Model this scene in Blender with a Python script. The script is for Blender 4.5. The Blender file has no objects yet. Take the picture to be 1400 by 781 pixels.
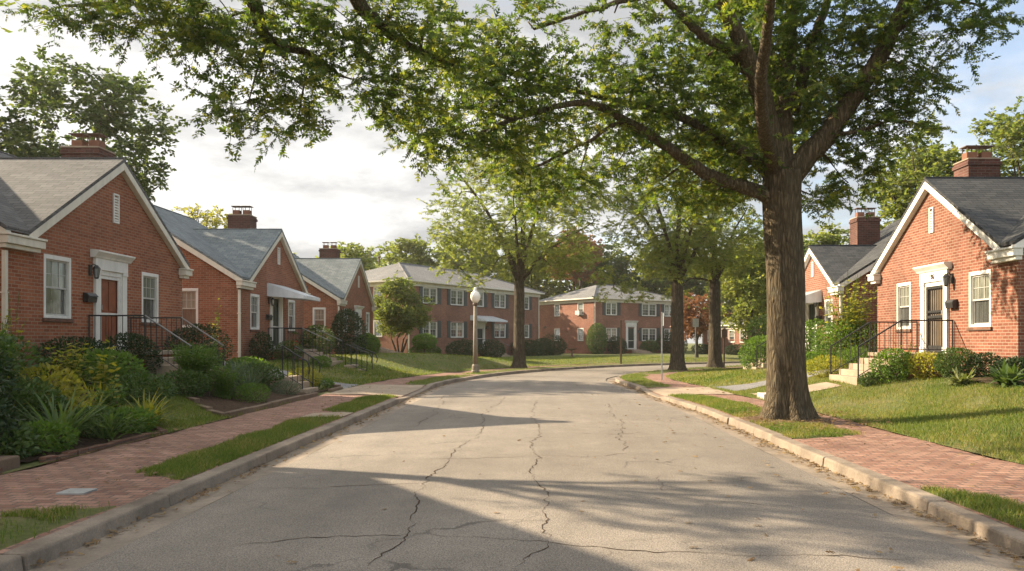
import bpy, math, random
import numpy as np
from mathutils import Vector

random.seed(7)
RNG = np.random.default_rng(11)
SC = bpy.context.scene
COL = SC.collection
PI = math.pi

# ------------------------------------------------------------------ camera numbers (metres, street runs along +Y)
EYE = 1.65
FPX = 1090.0            # focal length in pixels of the 1400 px wide photograph
VX, VY = 738.0, 465.0   # vanishing point of the street


def at(px, py, y):
    """point at distance y along the street that the photograph shows at px, py"""
    return np.array([(px - VX) * y / FPX, y, EYE + (VY - py) * y / FPX])


# ------------------------------------------------------------------ materials
MATS = {}


class NT:
    def __init__(self, name):
        self.m = bpy.data.materials.new(name)
        self.m.use_nodes = True
        self.t = self.m.node_tree
        self.t.nodes.clear()
        self.out = self.n('ShaderNodeOutputMaterial')

    def n(self, typ, **kw):
        nd = self.t.nodes.new(typ)
        for k, v in kw.items():
            if k.startswith('i_'):
                nd.inputs[k[2:].replace('_', ' ')].default_value = v
            else:
                setattr(nd, k, v)
        return nd

    def l(self, a, b):
        self.t.links.new(a, b)

    def noise(self, vec, scale, detail=4, rough=.55, dist=0.0):
        nd = self.n('ShaderNodeTexNoise')
        nd.inputs['Scale'].default_value = scale
        nd.inputs['Detail'].default_value = detail
        nd.inputs['Roughness'].default_value = rough
        nd.inputs['Distortion'].default_value = dist
        if vec is not None:
            self.l(vec, nd.inputs['Vector'])
        return nd.outputs['Fac']

    def ramp(self, fac, stops):
        nd = self.n('ShaderNodeValToRGB')
        el = nd.color_ramp.elements
        while len(el) < len(stops):
            el.new(.5)
        for e, (p, c) in zip(el, stops):
            e.position = p
            e.color = (c, c, c, 1) if isinstance(c, (int, float)) else (c[0], c[1], c[2], 1)
        self.l(fac, nd.inputs['Fac'])
        return nd.outputs['Color']

    def mix(self, fac, a, b, blend='MIX'):
        nd = self.n('ShaderNodeMix', data_type='RGBA', blend_type=blend)
        for s, v in ((nd.inputs[0], fac), (nd.inputs[6], a), (nd.inputs[7], b)):
            if isinstance(v, (int, float)):
                s.default_value = v
            elif isinstance(v, tuple):
                s.default_value = (v[0], v[1], v[2], 1)
            else:
                self.l(v, s)
        return nd.outputs[2]

    def math(self, op, a, b=None):
        nd = self.n('ShaderNodeMath', operation=op)
        for s, v in zip(nd.inputs, (a, b)):
            if v is None:
                continue
            if isinstance(v, (int, float)):
                s.default_value = v
            else:
                self.l(v, s)
        return nd.outputs[0]

    def scaled(self, vec, sc):
        nd = self.n('ShaderNodeMapping')
        nd.inputs['Scale'].default_value = sc
        self.l(vec, nd.inputs['Vector'])
        return nd.outputs[0]

    def obj(self):
        return self.n('ShaderNodeTexCoord').outputs['Object']

    def uv(self):
        return self.n('ShaderNodeTexCoord').outputs['UV']

    def pos(self):
        return self.n('ShaderNodeNewGeometry').outputs['Position']

    def bump(self, h, strength, dist=.02):
        nd = self.n('ShaderNodeBump')
        nd.inputs['Strength'].default_value = strength
        nd.inputs['Distance'].default_value = dist
        self.l(h, nd.inputs['Height'])
        return nd.outputs['Normal']

    def bsdf(self, color, rough=.7, spec=.3, normal=None, metal=0.0):
        b = self.n('ShaderNodeBsdfPrincipled')
        if isinstance(color, tuple):
            b.inputs['Base Color'].default_value = (color[0], color[1], color[2], 1)
        else:
            self.l(color, b.inputs['Base Color'])
        if isinstance(rough, (int, float)):
            b.inputs['Roughness'].default_value = rough
        else:
            self.l(rough, b.inputs['Roughness'])
        b.inputs['Specular IOR Level'].default_value = spec
        b.inputs['Metallic'].default_value = metal
        if normal is not None:
            self.l(normal, b.inputs['Normal'])
        return b

    def done(self, sh):
        self.l(sh if not hasattr(sh, 'outputs') else sh.outputs[0], self.out.inputs['Surface'])
        return self.m


def m_brick(name, c1, c2, mortar, stain=.25):
    t = NT(name)
    uv = t.uv()
    wob = t.noise(uv, 3.0, 2)
    b = t.n('ShaderNodeTexBrick', offset=.5)
    b.inputs['Scale'].default_value = 1
    b.inputs['Brick Width'].default_value = .215
    b.inputs['Row Height'].default_value = .076
    b.inputs['Mortar Size'].default_value = .0095
    b.inputs['Mortar Smooth'].default_value = .25
    b.inputs['Bias'].default_value = -.1
    b.inputs['Color1'].default_value = (*c1, 1)
    b.inputs['Color2'].default_value = (*c2, 1)
    b.inputs['Mortar'].default_value = (*mortar, 1)
    t.l(uv, b.inputs['Vector'])
    big = t.ramp(t.noise(uv, .55, 5, .62), [(.3, 1 - stain), (.7, 1 + stain * .45)])
    fine = t.ramp(t.noise(uv, 38, 3), [(.25, .82), (.75, 1.14)])
    c = t.mix(1.0, b.outputs['Color'], big, 'MULTIPLY')
    c = t.mix(1.0, c, fine, 'MULTIPLY')
    streak = t.ramp(t.noise(t.scaled(uv, (2.2, .16, 1)), 1.6, 4, .6), [(.42, 1.0), (.78, .8)])
    c = t.mix(.8, c, streak, 'MULTIPLY')
    eff = t.ramp(t.noise(t.scaled(uv, (1, .6, 1)), .9, 6, .65), [(.6, 0), (.82, .3)])
    c = t.mix(eff, c, (.34, .25, .2))
    h = t.math('SUBTRACT', t.noise(uv, 45, 3), t.math('MULTIPLY', b.outputs['Fac'], 1.6))
    return t.done(t.bsdf(c, .88, .2, t.bump(h, .6, .008)))


def m_shingle(name, c1, c2):
    t = NT(name)
    uv = t.uv()
    b = t.n('ShaderNodeTexBrick', offset=.37, offset_frequency=2)
    b.inputs['Scale'].default_value = 1
    b.inputs['Brick Width'].default_value = .31
    b.inputs['Row Height'].default_value = .145
    b.inputs['Mortar Size'].default_value = .007
    b.inputs['Mortar Smooth'].default_value = .3
    b.inputs['Color1'].default_value = (*c1, 1)
    b.inputs['Color2'].default_value = (*c2, 1)
    b.inputs['Mortar'].default_value = (*[x * .45 for x in c1], 1)
    t.l(uv, b.inputs['Vector'])
    big = t.ramp(t.noise(uv, .5, 5, .6), [(.3, .8), (.72, 1.12)])
    streak = t.ramp(t.noise(t.scaled(uv, (3, .22, 1)), 1.4, 4, .6), [(.4, 1.0), (.8, .76)])
    c = t.mix(1.0, b.outputs['Color'], big, 'MULTIPLY')
    c = t.mix(.8, c, streak, 'MULTIPLY')
    gr = t.ramp(t.noise(uv, 90, 2), [(.3, .85), (.7, 1.15)])
    c = t.mix(1.0, c, gr, 'MULTIPLY')
    sep = t.n('ShaderNodeSeparateXYZ')
    t.l(uv, sep.inputs[0])
    row = t.math('FRACT', t.math('DIVIDE', sep.outputs[1], .145))
    h = t.math('SUBTRACT', t.math('MULTIPLY', row, -1.0), t.math('MULTIPLY', b.outputs['Fac'], .5))
    return t.done(t.bsdf(c, .9, .2, t.bump(h, .7, .012)))


def m_paint(name, c, rough=.55, dirt=.2, scale=2.0):
    t = NT(name)
    p = t.pos()
    k = t.ramp(t.noise(p, scale, 5, .65), [(.35, 1.0), (.75, 1 - dirt)])
    st = t.ramp(t.noise(t.scaled(p, (6, 6, .5)), 1.5, 3), [(.45, 1.0), (.8, 1 - dirt * .8)])
    c2 = t.mix(1.0, t.mix(1.0, c, k, 'MULTIPLY'), st, 'MULTIPLY')
    return t.done(t.bsdf(c2, rough, .35, t.bump(t.noise(p, 60, 2), .08, .004)))


def m_concrete(name, c, dirt=.35):
    t = NT(name)
    p = t.pos()
    a = t.ramp(t.noise(p, 1.1, 6, .68), [(.3, 1.1), (.7, 1 - dirt)])
    b = t.ramp(t.noise(p, 55, 3), [(.25, .8), (.75, 1.15)])
    c2 = t.mix(1.0, t.mix(1.0, c, a, 'MULTIPLY'), b, 'MULTIPLY')
    dk = t.ramp(t.noise(p, 7, 6, .7), [(.52, 0), (.75, .5)])
    c2 = t.mix(dk, c2, tuple(x * .5 for x in c))
    return t.done(t.bsdf(c2, .9, .2, t.bump(t.noise(p, 70, 4, .7), .45, .006)))


def m_asphalt(name, base):
    t = NT(name)
    uv = t.uv()
    big = t.ramp(t.noise(uv, .22, 6, .6, .4), [(.3, .8), (.7, 1.12)])
    mid = t.ramp(t.noise(uv, 1.9, 5, .7), [(.3, .86), (.75, 1.1)])
    fine = t.ramp(t.noise(uv, 70, 3, .7), [(.22, .45), (.5, 1.0), (.78, 1.55)])
    vo = t.n('ShaderNodeTexVoronoi', feature='F1')
    vo.inputs['Scale'].default_value = 110
    t.l(uv, vo.inputs['Vector'])
    agg = t.ramp(vo.outputs['Distance'], [(.0, 1.25), (.45, .95), (.75, .6)])
    c = t.mix(1.0, base, big, 'MULTIPLY')
    for k in (mid, fine, agg):
        c = t.mix(1.0, c, k, 'MULTIPLY')
    # worn wheel tracks run along the lane
    tr = t.ramp(t.noise(t.scaled(uv, (.03, 1.0, 1)), 1.3, 3), [(.35, .93), (.65, 1.06)])
    c = t.mix(1.0, c, tr, 'MULTIPLY')
    # hairline crack web
    wv = t.n('ShaderNodeVectorMath', operation='MULTIPLY_ADD')
    ns = t.n('ShaderNodeTexNoise')
    ns.inputs['Scale'].default_value = 1.4
    ns.inputs['Detail'].default_value = 7
    ns.inputs['Roughness'].default_value = .65
    t.l(uv, ns.inputs['Vector'])
    t.l(ns.outputs['Color'], wv.inputs[0])
    wv.inputs[1].default_value = (.9, .9, 0)
    t.l(uv, wv.inputs[2])
    v2 = t.n('ShaderNodeTexVoronoi', feature='DISTANCE_TO_EDGE')
    v2.inputs['Scale'].default_value = .62
    t.l(wv.outputs[0], v2.inputs['Vector'])
    cr = t.ramp(v2.outputs['Distance'], [(.0, 1.0), (.006, .9), (.011, 0.0)])
    msk = t.ramp(t.noise(uv, .5, 4, .6), [(.52, 0), (.64, .6)])
    crm = t.math('MULTIPLY', cr, msk)
    c = t.mix(crm, c, (.05, .042, .036))
    h = t.math('SUBTRACT', t.math('MULTIPLY', vo.outputs['Distance'], -1.0), t.math('MULTIPLY', crm, 3.0))
    return t.done(t.bsdf(c, .87, .22, t.bump(h, .55, .006)))


def m_pavers(name):
    t = NT(name)
    uv = t.uv()
    wv = t.n('ShaderNodeVectorMath', operation='MULTIPLY_ADD')
    ns = t.n('ShaderNodeTexNoise')
    ns.inputs['Scale'].default_value = 1.3
    ns.inputs['Detail'].default_value = 3
    t.l(uv, ns.inputs['Vector'])
    t.l(ns.outputs['Color'], wv.inputs[0])
    wv.inputs[1].default_value = (.035, .035, 0)
    t.l(uv, wv.inputs[2])
    b = t.n('ShaderNodeTexBrick', offset=.5)
    b.inputs['Scale'].default_value = 1
    b.inputs['Brick Width'].default_value = .2
    b.inputs['Row Height'].default_value = .128
    b.inputs['Mortar Size'].default_value = .0115
    b.inputs['Mortar Smooth'].default_value = .3
    b.inputs['Color1'].default_value = (.215, .108, .076, 1)
    b.inputs['Color2'].default_value = (.345, .2, .142, 1)
    b.inputs['Mortar'].default_value = (.13, .1, .08, 1)
    sw = t.n('ShaderNodeMapping')
    sw.inputs['Rotation'].default_value = (0, 0, PI / 2)
    t.l(wv.outputs[0], sw.inputs['Vector'])
    t.l(sw.outputs[0], b.inputs['Vector'])
    big = t.ramp(t.noise(uv, .9, 6, .65), [(.3, .72), (.7, 1.15)])
    fine = t.ramp(t.noise(uv, 42, 3), [(.25, .78), (.75, 1.2)])
    c = t.mix(1.0, t.mix(1.0, b.outputs['Color'], big, 'MULTIPLY'), fine, 'MULTIPLY')
    moss = t.ramp(t.noise(uv, 1.6, 6, .7), [(.56, 0), (.74, .55)])
    c = t.mix(moss, c, (.16, .125, .08))
    tilt = t.noise(uv, 7, 2)
    h = t.math('ADD', t.math('MULTIPLY', b.outputs['Fac'], -1.4), t.math('MULTIPLY', tilt, 1.6))
    h = t.math('ADD', h, t.math('MULTIPLY', t.noise(uv, 60, 3), .5))
    return t.done(t.bsdf(c, .88, .2, t.bump(h, .6, .012)))


def m_lawn(name, dry=.3):
    t = NT(name)
    p = t.pos()
    n1 = t.noise(p, .7, 6, .65)
    n2 = t.noise(p, 14, 4, .7)
    c = t.ramp(n2, [(.25, (.05, .065, .018)), (.55, (.105, .13, .036)), (.8, (.17, .185, .06))])
    d = t.ramp(n1, [(.4, 0), (.68, min(1, dry * 2.2))])
    c = t.mix(d, c, (.2, .16, .085))
    return t.done(t.bsdf(c, .95, .1, t.bump(t.noise(p, 45, 4, .7), .8, .03)))


def m_soil(name, k=1.0):
    t = NT(name)
    p = t.pos()
    c = t.ramp(t.noise(p, 22, 5, .7), [(.3, (.03 * k, .02 * k, .013 * k)), (.6, (.085 * k, .055 * k, .036 * k)), (.82, (.17 * k, .12 * k, .08 * k))])
    return t.done(t.bsdf(c, .95, .1, t.bump(t.noise(p, 30, 5, .7), 1.0, .03)))


def m_leaf(name, stops, trans=.38, rough=.5, nscale=.8, hi=None):
    """stops: leaf colours; every leaf takes its own, clumps drift a little"""
    t = NT(name)
    g = t.n('ShaderNodeNewGeometry')
    ob = t.obj()
    drift = t.noise(ob, nscale, 3)
    f = t.math('ADD', t.math('MULTIPLY', g.outputs['Random Per Island'], .62), t.math('MULTIPLY', t.math('SUBTRACT', drift, .5), .9))
    f = t.math('ADD', f, .19)
    n = len(stops)
    c = t.ramp(f, [(i / max(1, n - 1), s) for i, s in enumerate(stops)])
    b = t.bsdf(c, rough, .2)
    tr = t.n('ShaderNodeBsdfTranslucent')
    tc = t.mix(1.0, c, (1.25, 1.3, .55), 'MULTIPLY') if hi is None else t.mix(.6, c, hi)
    t.l(tc, tr.inputs['Color'])
    mx = t.n('ShaderNodeMixShader')
    mx.inputs[0].default_value = trans
    t.l(b.outputs[0], mx.inputs[1])
    t.l(tr.outputs[0], mx.inputs[2])
    return t.done(mx)


def m_bark(name, c1, c2, scale=1.0):
    t = NT(name)
    ob = t.obj()
    st = t.scaled(ob, (9 * scale, 9 * scale, 1.5 * scale))
    n1 = t.noise(st, 2.2, 6, .65, .6)
    vo = t.n('ShaderNodeTexVoronoi', feature='DISTANCE_TO_EDGE')
    vo.inputs['Scale'].default_value = 2.0
    wv = t.n('ShaderNodeVectorMath', operation='ADD')
    ns = t.n('ShaderNodeTexNoise')
    ns.inputs['Scale'].default_value = 1.2
    ns.inputs['Detail'].default_value = 4
    t.l(st, ns.inputs['Vector'])
    t.l(st, wv.inputs[0])
    t.l(ns.outputs['Color'], wv.inputs[1])
    t.l(wv.outputs[0], vo.inputs['Vector'])
    ridge = t.ramp(vo.outputs['Distance'], [(.0, 0.0), (.28, 1.0)])
    c = t.ramp(n1, [(.3, c1), (.7, c2)])
    c = t.mix(t.math('MULTIPLY', t.math('SUBTRACT', 1.0, ridge), .6), c, tuple(x * .45 for x in c1))
    lich = t.ramp(t.noise(ob, 2.4, 5, .7), [(.58, 0), (.74, .35)])
    c = t.mix(lich, c, (.16, .165, .11))
    h = t.math('ADD', ridge, t.math('MULTIPLY', n1, .8))
    return t.done(t.bsdf(c, .92, .15, t.bump(h, .9, .03)))


def m_plain(name, c, rough=.5, spec=.4, metal=0.0, var=.15, scale=9):
    t = NT(name)
    p = t.pos()
    k = t.ramp(t.noise(p, scale, 4), [(.3, 1 - var), (.7, 1 + var)])
    return t.done(t.bsdf(t.mix(1.0, c, k, 'MULTIPLY'), rough, spec, None, metal))


def m_glass(name, c1, c2, rough=.06):
    """old window glass with a room or a net curtain dimly behind it"""
    t = NT(name)
    p = t.pos()
    fold = t.noise(t.scaled(p, (7, 7, .5)), 2.5, 3)
    c = t.ramp(fold, [(.35, c1), (.7, c2)])
    b = t.bsdf(c, .7, .0)
    g = t.n('ShaderNodeBsdfGlossy')
    g.inputs['Roughness'].default_value = rough
    t.l(t.bump(t.noise(p, 1.7, 2), .05, .02), g.inputs['Normal'])
    fr = t.n('ShaderNodeFresnel')
    fr.inputs['IOR'].default_value = 1.6
    mx = t.n('ShaderNodeMixShader')
    t.l(t.math('ADD', fr.outputs[0], .1), mx.inputs[0])
    t.l(b.outputs[0], mx.inputs[1])
    t.l(g.outputs[0], mx.inputs[2])
    return t.done(mx)


M = dict(
    brick_red=m_brick('red_brick', (.25, .075, .034), (.37, .128, .06), (.32, .23, .155)),
    brick_dark=m_brick('dark_red_brick', (.24, .075, .038), (.35, .122, .064), (.29, .21, .145)),  # brick colour of the awning cottage at left and the one beyond
    brick_orange=m_brick('orange_red_brick', (.18, .06, .036), (.27, .106, .066), (.31, .23, .165)),  # brick colour of the right cottages and the low far house
    brick_flat=m_brick('apartment_brick', (.22, .08, .052), (.3, .118, .078), (.33, .235, .165), .3),
    brick_chim=m_brick('chimney_brick', (.095, .04, .03), (.155, .064, .046), (.14, .105, .085), .35),
    shingle_brown=m_shingle('weathered_grey_shingles', (.1, .096, .091), (.145, .138, .13)),
    shingle_blue=m_shingle('blue_grey_shingles', (.135, .155, .157), (.2, .218, .215)),
    shingle_dark=m_shingle('charcoal_shingles', (.045, .047, .048), (.075, .075, .073)),
    shingle_light=m_shingle('pale_grey_shingles', (.17, .165, .158), (.21, .205, .195)),
    white=m_paint('white_paint', (.74, .71, .64)),
    cream=m_paint('cream_paint', (.68, .62, .5)),
    trim_grey=m_paint('grey_white_paint', (.6, .58, .53)),  # greyer paint of some storm doors and the air conditioner
    shutter=m_paint('charcoal_paint', (.06, .065, .06), .5),
    metal_awning=m_paint('white_metal', (.66, .68, .68), .4, .15),
    concrete=m_concrete('concrete', (.36, .28, .2)),
    kerb=m_concrete('kerb_concrete', (.3, .24, .182), .55),
    gutter=m_concrete('gutter_concrete', (.31, .25, .19), .5),
    asphalt=m_asphalt('old_asphalt', (.262, .225, .184)),
    drive=m_asphalt('driveway_asphalt', (.24, .23, .22)),
    pavers=m_pavers('brick_pavers'),
    edging=m_brick('edging_brick', (.13, .065, .042), (.22, .11, .07), (.12, .09, .07), .4),
    stone=m_concrete('edging_stone', (.18, .125, .085)),
    lawn=m_lawn('lawn_turf', .3),
    lawn_dry=m_lawn('dry_turf', .6),
    soil=m_soil('garden_soil'),
    iron=m_plain('black_iron', (.018, .017, .016), .45, .5),
    iron_light=m_plain('grey_handrail', (.15, .145, .135), .4, .5, .3),
    pole_metal=m_plain('galvanised_steel', (.33, .34, .33), .45, .5, .5),
    rust_metal=m_plain('brown_painted_steel', (.11, .07, .045), .6, .4),
    lamp_post=m_plain('aged_lamp_post', (.2, .165, .12), .7, .3),
    globe=m_plain('opal_globe', (.86, .8, .7), .25, .5, 0, .04),
    glass_up=m_glass('glass_over_net_curtain', (.12, .125, .1), (.25, .25, .2)),
    glass_low=m_glass('glass_dark_room', (.05, .052, .048), (.1, .1, .09)),
    glass_blue=m_glass('glass_pale_blind', (.18, .2, .2), (.26, .28, .27)),
    muntin=m_plain('muntin_white', (.42, .4, .36), .5),
    wood_red=m_plain('red_brown_door', (.2, .055, .022), .45, .4, 0, .3, 3),
    wood_tan=m_plain('tan_door', (.13, .09, .05), .5, .4, 0, .3, 3),
    wood_dark=m_plain('dark_green_door', (.02, .03, .022), .45, .4),
    tan_flue=m_plain('clay_flue', (.19, .09, .055), .8, .2),
    dark_hole=m_plain('louvre_grey', (.36, .34, .3), .7),
    terracotta=m_plain('red_pot', (.4, .05, .03), .5),
    stone_white=m_concrete('pale_stone', (.55, .5, .44), .3),
    bark=m_bark('oak_bark', (.064, .047, .027), (.18, .138, .085)),
    bark_grey=m_bark('grey_bark', (.065, .05, .034), (.155, .125, .085), .8),
    oak=m_leaf('oak_leaves', [(.034, .065, .018), (.064, .106, .027), (.106, .152, .036), (.175, .2, .05)], .5),
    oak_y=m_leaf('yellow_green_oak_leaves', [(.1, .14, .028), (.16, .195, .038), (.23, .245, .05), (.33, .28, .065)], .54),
    tree_mid=m_leaf('mid_green_leaves', [(.078, .115, .038), (.13, .17, .052), (.19, .21, .066), (.26, .24, .085)], .56),
    tree_dark=m_leaf('dark_green_leaves', [(.038, .064, .027), (.066, .1, .038), (.1, .132, .046), (.15, .165, .056)], .44),
    tree_pale=m_leaf('pale_green_leaves', [(.1, .145, .052), (.16, .2, .066), (.23, .25, .082), (.31, .285, .11)], .58),
    rust=m_leaf('rust_leaves', [(.13, .055, .028), (.2, .09, .04), (.26, .13, .06), (.2, .15, .06)], .4, hi=(.4, .16, .06)),
    shrub=m_leaf('shrub_leaves', [(.032, .06, .018), (.054, .092, .027), (.082, .125, .036), (.125, .165, .05)], .36),
    shrub_d=m_leaf('dark_shrub_leaves', [(.018, .034, .014), (.03, .052, .02), (.045, .072, .026)], .26),
    fern=m_leaf('feathery_green_leaves', [(.065, .125, .022), (.105, .175, .034), (.155, .225, .045)], .48),
    lime=m_leaf('yellow_green_leaves', [(.16, .19, .03), (.25, .25, .04), (.34, .3, .055), (.4, .32, .08)], .5),  # leaf colour made extra bright so the shaded left bed looks sunlit
    strap=m_leaf('strap_leaves', [(.06, .105, .034), (.105, .16, .05), (.17, .215, .07)], .42),
    strap_b=m_leaf('blue_green_blades', [(.06, .09, .06), (.09, .125, .08), (.14, .165, .1)], .35),
    hosta=m_leaf('variegated_leaves', [(.08, .12, .03), (.18, .2, .07), (.36, .36, .2)], .35),
    grass=m_leaf('grass_blades', [(.065, .112, .02), (.105, .155, .03), (.16, .2, .042), (.26, .245, .085)], .45, .6, .45),
    grass_dry=m_leaf('dry_grass_blades', [(.15, .16, .045), (.22, .205, .065), (.3, .255, .1), (.38, .3, .15)], .45, .6, .6),
    litter=m_leaf('fallen_leaves', [(.1, .055, .025), (.17, .1, .045), (.25, .165, .08), (.3, .2, .06)], .15, .7),
    crack=m_soil('crack_dirt'),
    soil_dry=m_soil('dry_earth', 2.3),
)

# ------------------------------------------------------------------ object helpers


def tag(o, label=None, cat=None, group=None, kind=None):
    if label:
        o['label'] = label
    if cat:
        o['category'] = cat
    if group:
        o['group'] = group
    if kind:
        o['kind'] = kind
    return o


def thing(name, loc, label, cat, group=None):
    o = bpy.data.objects.new(name, None)
    o.empty_display_size = .2
    COL.objects.link(o)
    o.location = loc
    return tag(o, label, cat, group)


def wloc(o):
    v = np.zeros(3)
    while o is not None:
        v += np.array(o.location)
        o = o.parent
    return v


def link(name, me, mat, parent=None, loc=None):
    if mat is not None and not me.materials:
        me.materials.append(M[mat] if isinstance(mat, str) else mat)
    o = bpy.data.objects.new(name, me)
    COL.objects.link(o)
    if parent is not None:
        o.parent = parent
    if loc is not None:
        o.location = loc
    return o


def raw_mesh(name, V, counts, idx, smooth=False):
    me = bpy.data.meshes.new(name)
    V = np.asarray(V, dtype=np.float32)
    counts = np.asarray(counts, dtype=np.int32)
    idx = np.asarray(idx, dtype=np.int32)
    me.vertices.add(len(V))
    me.vertices.foreach_set('co', V.ravel())
    me.loops.add(len(idx))
    me.loops.foreach_set('vertex_index', idx)
    me.polygons.add(len(counts))
    st = np.concatenate([[0], np.cumsum(counts)[:-1]]).astype(np.int32)
    me.polygons.foreach_set('loop_start', st)
    me.polygons.foreach_set('loop_total', counts)
    if smooth:
        me.polygons.foreach_set('use_smooth', np.ones(len(counts), dtype=bool))
    me.update(calc_edges=True)
    return me


class Frame:
    """local wall frame: u along the front, v inwards, z up"""

    def __init__(self, o, eu=(0, 1), ev=(-1, 0)):
        self.o = np.array([o[0], o[1], 0.0])
        self.eu = np.array([eu[0], eu[1], 0.0])
        self.ev = np.array([ev[0], ev[1], 0.0])
        self.flip = (eu[0] * ev[1] - eu[1] * ev[0]) < 0

    def p(self, u, v, z):
        return self.o + self.eu * u + self.ev * v + np.array([0, 0, z])


WORLD = Frame((0, 0), (1, 0), (0, 1))


class MB:
    def __init__(self):
        self.v = []
        self.f = []

    def add(self, vs, fs):
        b = len(self.v)
        self.v.extend(vs)
        self.f.extend([tuple(i + b for i in f) for f in fs])
        return self

    def box(self, x0, x1, y0, y1, z0, z1):
        x0, x1 = min(x0, x1), max(x0, x1)
        y0, y1 = min(y0, y1), max(y0, y1)
        z0, z1 = min(z0, z1), max(z0, z1)
        vs = [(x0, y0, z0), (x1, y0, z0), (x1, y1, z0), (x0, y1, z0), (x0, y0, z1), (x1, y0, z1), (x1, y1, z1), (x0, y1, z1)]
        return self.add(vs, [(0, 3, 2, 1), (4, 5, 6, 7), (0, 1, 5, 4), (1, 2, 6, 5), (2, 3, 7, 6), (3, 0, 4, 7)])

    def prism(self, poly, axis, a, b):
        """poly: 2-D points; axis 'u': poly is (v,z); 'v': poly is (u,z); 'z': poly is (u,v)"""
        def pt(q, t):
            return {'u': (t, q[0], q[1]), 'v': (q[0], t, q[1]), 'z': (q[0], q[1], t)}[axis]
        ar = sum(poly[i][0] * poly[(i + 1) % len(poly)][1] - poly[(i + 1) % len(poly)][0] * poly[i][1] for i in range(len(poly)))
        if ar < 0:
            poly = poly[::-1]
        a, b = min(a, b), max(a, b)
        n = len(poly)
        vs = [pt(q, a) for q in poly] + [pt(q, b) for q in poly]
        fs = [tuple(range(n))[::-1], tuple(range(n, 2 * n))] + [(i, (i + 1) % n, n + (i + 1) % n, n + i) for i in range(n)]
        if axis == 'v':
            fs = [f[::-1] for f in fs]
        return self.add(vs, fs)

    def slab(self, poly3, th):
        """3-D polygon (counter-clockwise from above) given thickness downward"""
        n = len(poly3)
        vs = [tuple(p) for p in poly3] + [(p[0], p[1], p[2] - th) for p in poly3]
        ar = sum(poly3[i][0] * poly3[(i + 1) % n][1] - poly3[(i + 1) % n][0] * poly3[i][1] for i in range(n))
        fs = [tuple(range(n)), tuple(range(n, 2 * n))[::-1]] + [(i, n + i, n + (i + 1) % n, (i + 1) % n) for i in range(n)]
        if ar < 0:
            fs = [f[::-1] for f in fs]
        return self.add(vs, fs)

    def tube(self, pts, r, n=8, caps=True):
        pts = [np.array(p, float) for p in pts]
        k = len(pts)
        rr = r if isinstance(r, (list, tuple, np.ndarray)) else [r] * k
        b = len(self.v)
        ref = None
        for i, p in enumerate(pts):
            d = pts[min(i + 1, k - 1)] - pts[max(i - 1, 0)]
            d = d / (np.linalg.norm(d) + 1e-9)
            if ref is None:
                ref = np.array([1.0, 0, 0]) if abs(d[0]) < .8 else np.array([0, 1.0, 0])
            a = ref - d * ref.dot(d)
            a /= np.linalg.norm(a) + 1e-9
            ref = a
            c = np.cross(d, a)
            for j in range(n):
                t = 2 * PI * j / n
                self.v.append(tuple(p + rr[i] * (math.cos(t) * a + math.sin(t) * c)))
        for i in range(k - 1):
            for j in range(n):
                self.f.append((b + i * n + j, b + i * n + (j + 1) % n, b + (i + 1) * n + (j + 1) % n, b + (i + 1) * n + j))
        if caps:
            self.f.append(tuple(b + j for j in range(n))[::-1])
            self.f.append(tuple(b + (k - 1) * n + j for j in range(n)))
        return self

    def lathe(self, prof, cx=0, cy=0, n=16):
        b = len(self.v)
        for r, z in prof:
            for j in range(n):
                t = 2 * PI * j / n
                self.v.append((cx + r * math.cos(t), cy + r * math.sin(t), z))
        for i in range(len(prof) - 1):
            for j in range(n):
                self.f.append((b + i * n + j, b + i * n + (j + 1) % n, b + (i + 1) * n + (j + 1) % n, b + (i + 1) * n + j))
        self.f.append(tuple(b + j for j in range(n))[::-1])
        self.f.append(tuple(b + (len(prof) - 1) * n + j for j in range(n)))
        return self

    def build(self, name, mat, parent=None, frame=WORLD, smooth=False, bevel=0, loc=None, uvmode=True):
        V = np.array(self.v, float)
        W = frame.o + V[:, :1] * frame.eu + V[:, 1:2] * frame.ev + V[:, 2:3] * np.array([0, 0, 1.0])
        F = [f[::-1] for f in self.f] if frame.flip else self.f
        off = wloc(parent) if parent is not None else (np.array(loc, float) if loc is not None else np.zeros(3))
        me = bpy.data.meshes.new(name)
        me.from_pydata([tuple(p) for p in (W - off)], [], F)
        me.update()
        if smooth:
            me.polygons.foreach_set('use_smooth', np.ones(len(me.polygons), dtype=bool))
        if uvmode:
            uvl = me.uv_layers.new(name='UVMap')
            for pl in me.polygons:
                nx, ny, nz = pl.normal
                if abs(nz) > .999:
                    t, w = frame.eu, frame.ev
                else:
                    h = math.hypot(nx, ny)
                    t = np.array([-ny / h, nx / h, 0])
                    w = np.cross(np.array([nx, ny, nz]), t)
                for li in pl.loop_indices:
                    p = W[me.loops[li].vertex_index]
                    uvl.data[li].uv = (float(p.dot(t)), float(p.dot(w)))
        o = link(name, me, mat, parent, None if parent is not None else loc)
        if bevel:
            b = o.modifiers.new('bevel', 'BEVEL')
            b.width = bevel
            b.segments = 2
            b.limit_method = 'ANGLE'
        return o


def smooth_line(pts, n=6):
    """Catmull-Rom through pts"""
    P = [np.array(p, float) for p in pts]
    P = [2 * P[0] - P[1]] + P + [2 * P[-1] - P[-2]]
    out = []
    for i in range(1, len(P) - 2):
        for k in range(n):
            t = k / n
            a, b, c, d = P[i - 1], P[i], P[i + 1], P[i + 2]
            out.append(.5 * ((2 * b) + (c - a) * t + (2 * a - 5 * b + 4 * c - d) * t * t + (3 * b - a - 3 * c + d) * t ** 3))
    out.append(P[-2])
    return out
# ------------------------------------------------------------------ the street: straight to y=26, then bending right
CX, RAD, YB = 32.15, 32.15, 26.0
ARC = RAD * PI / 2


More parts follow.
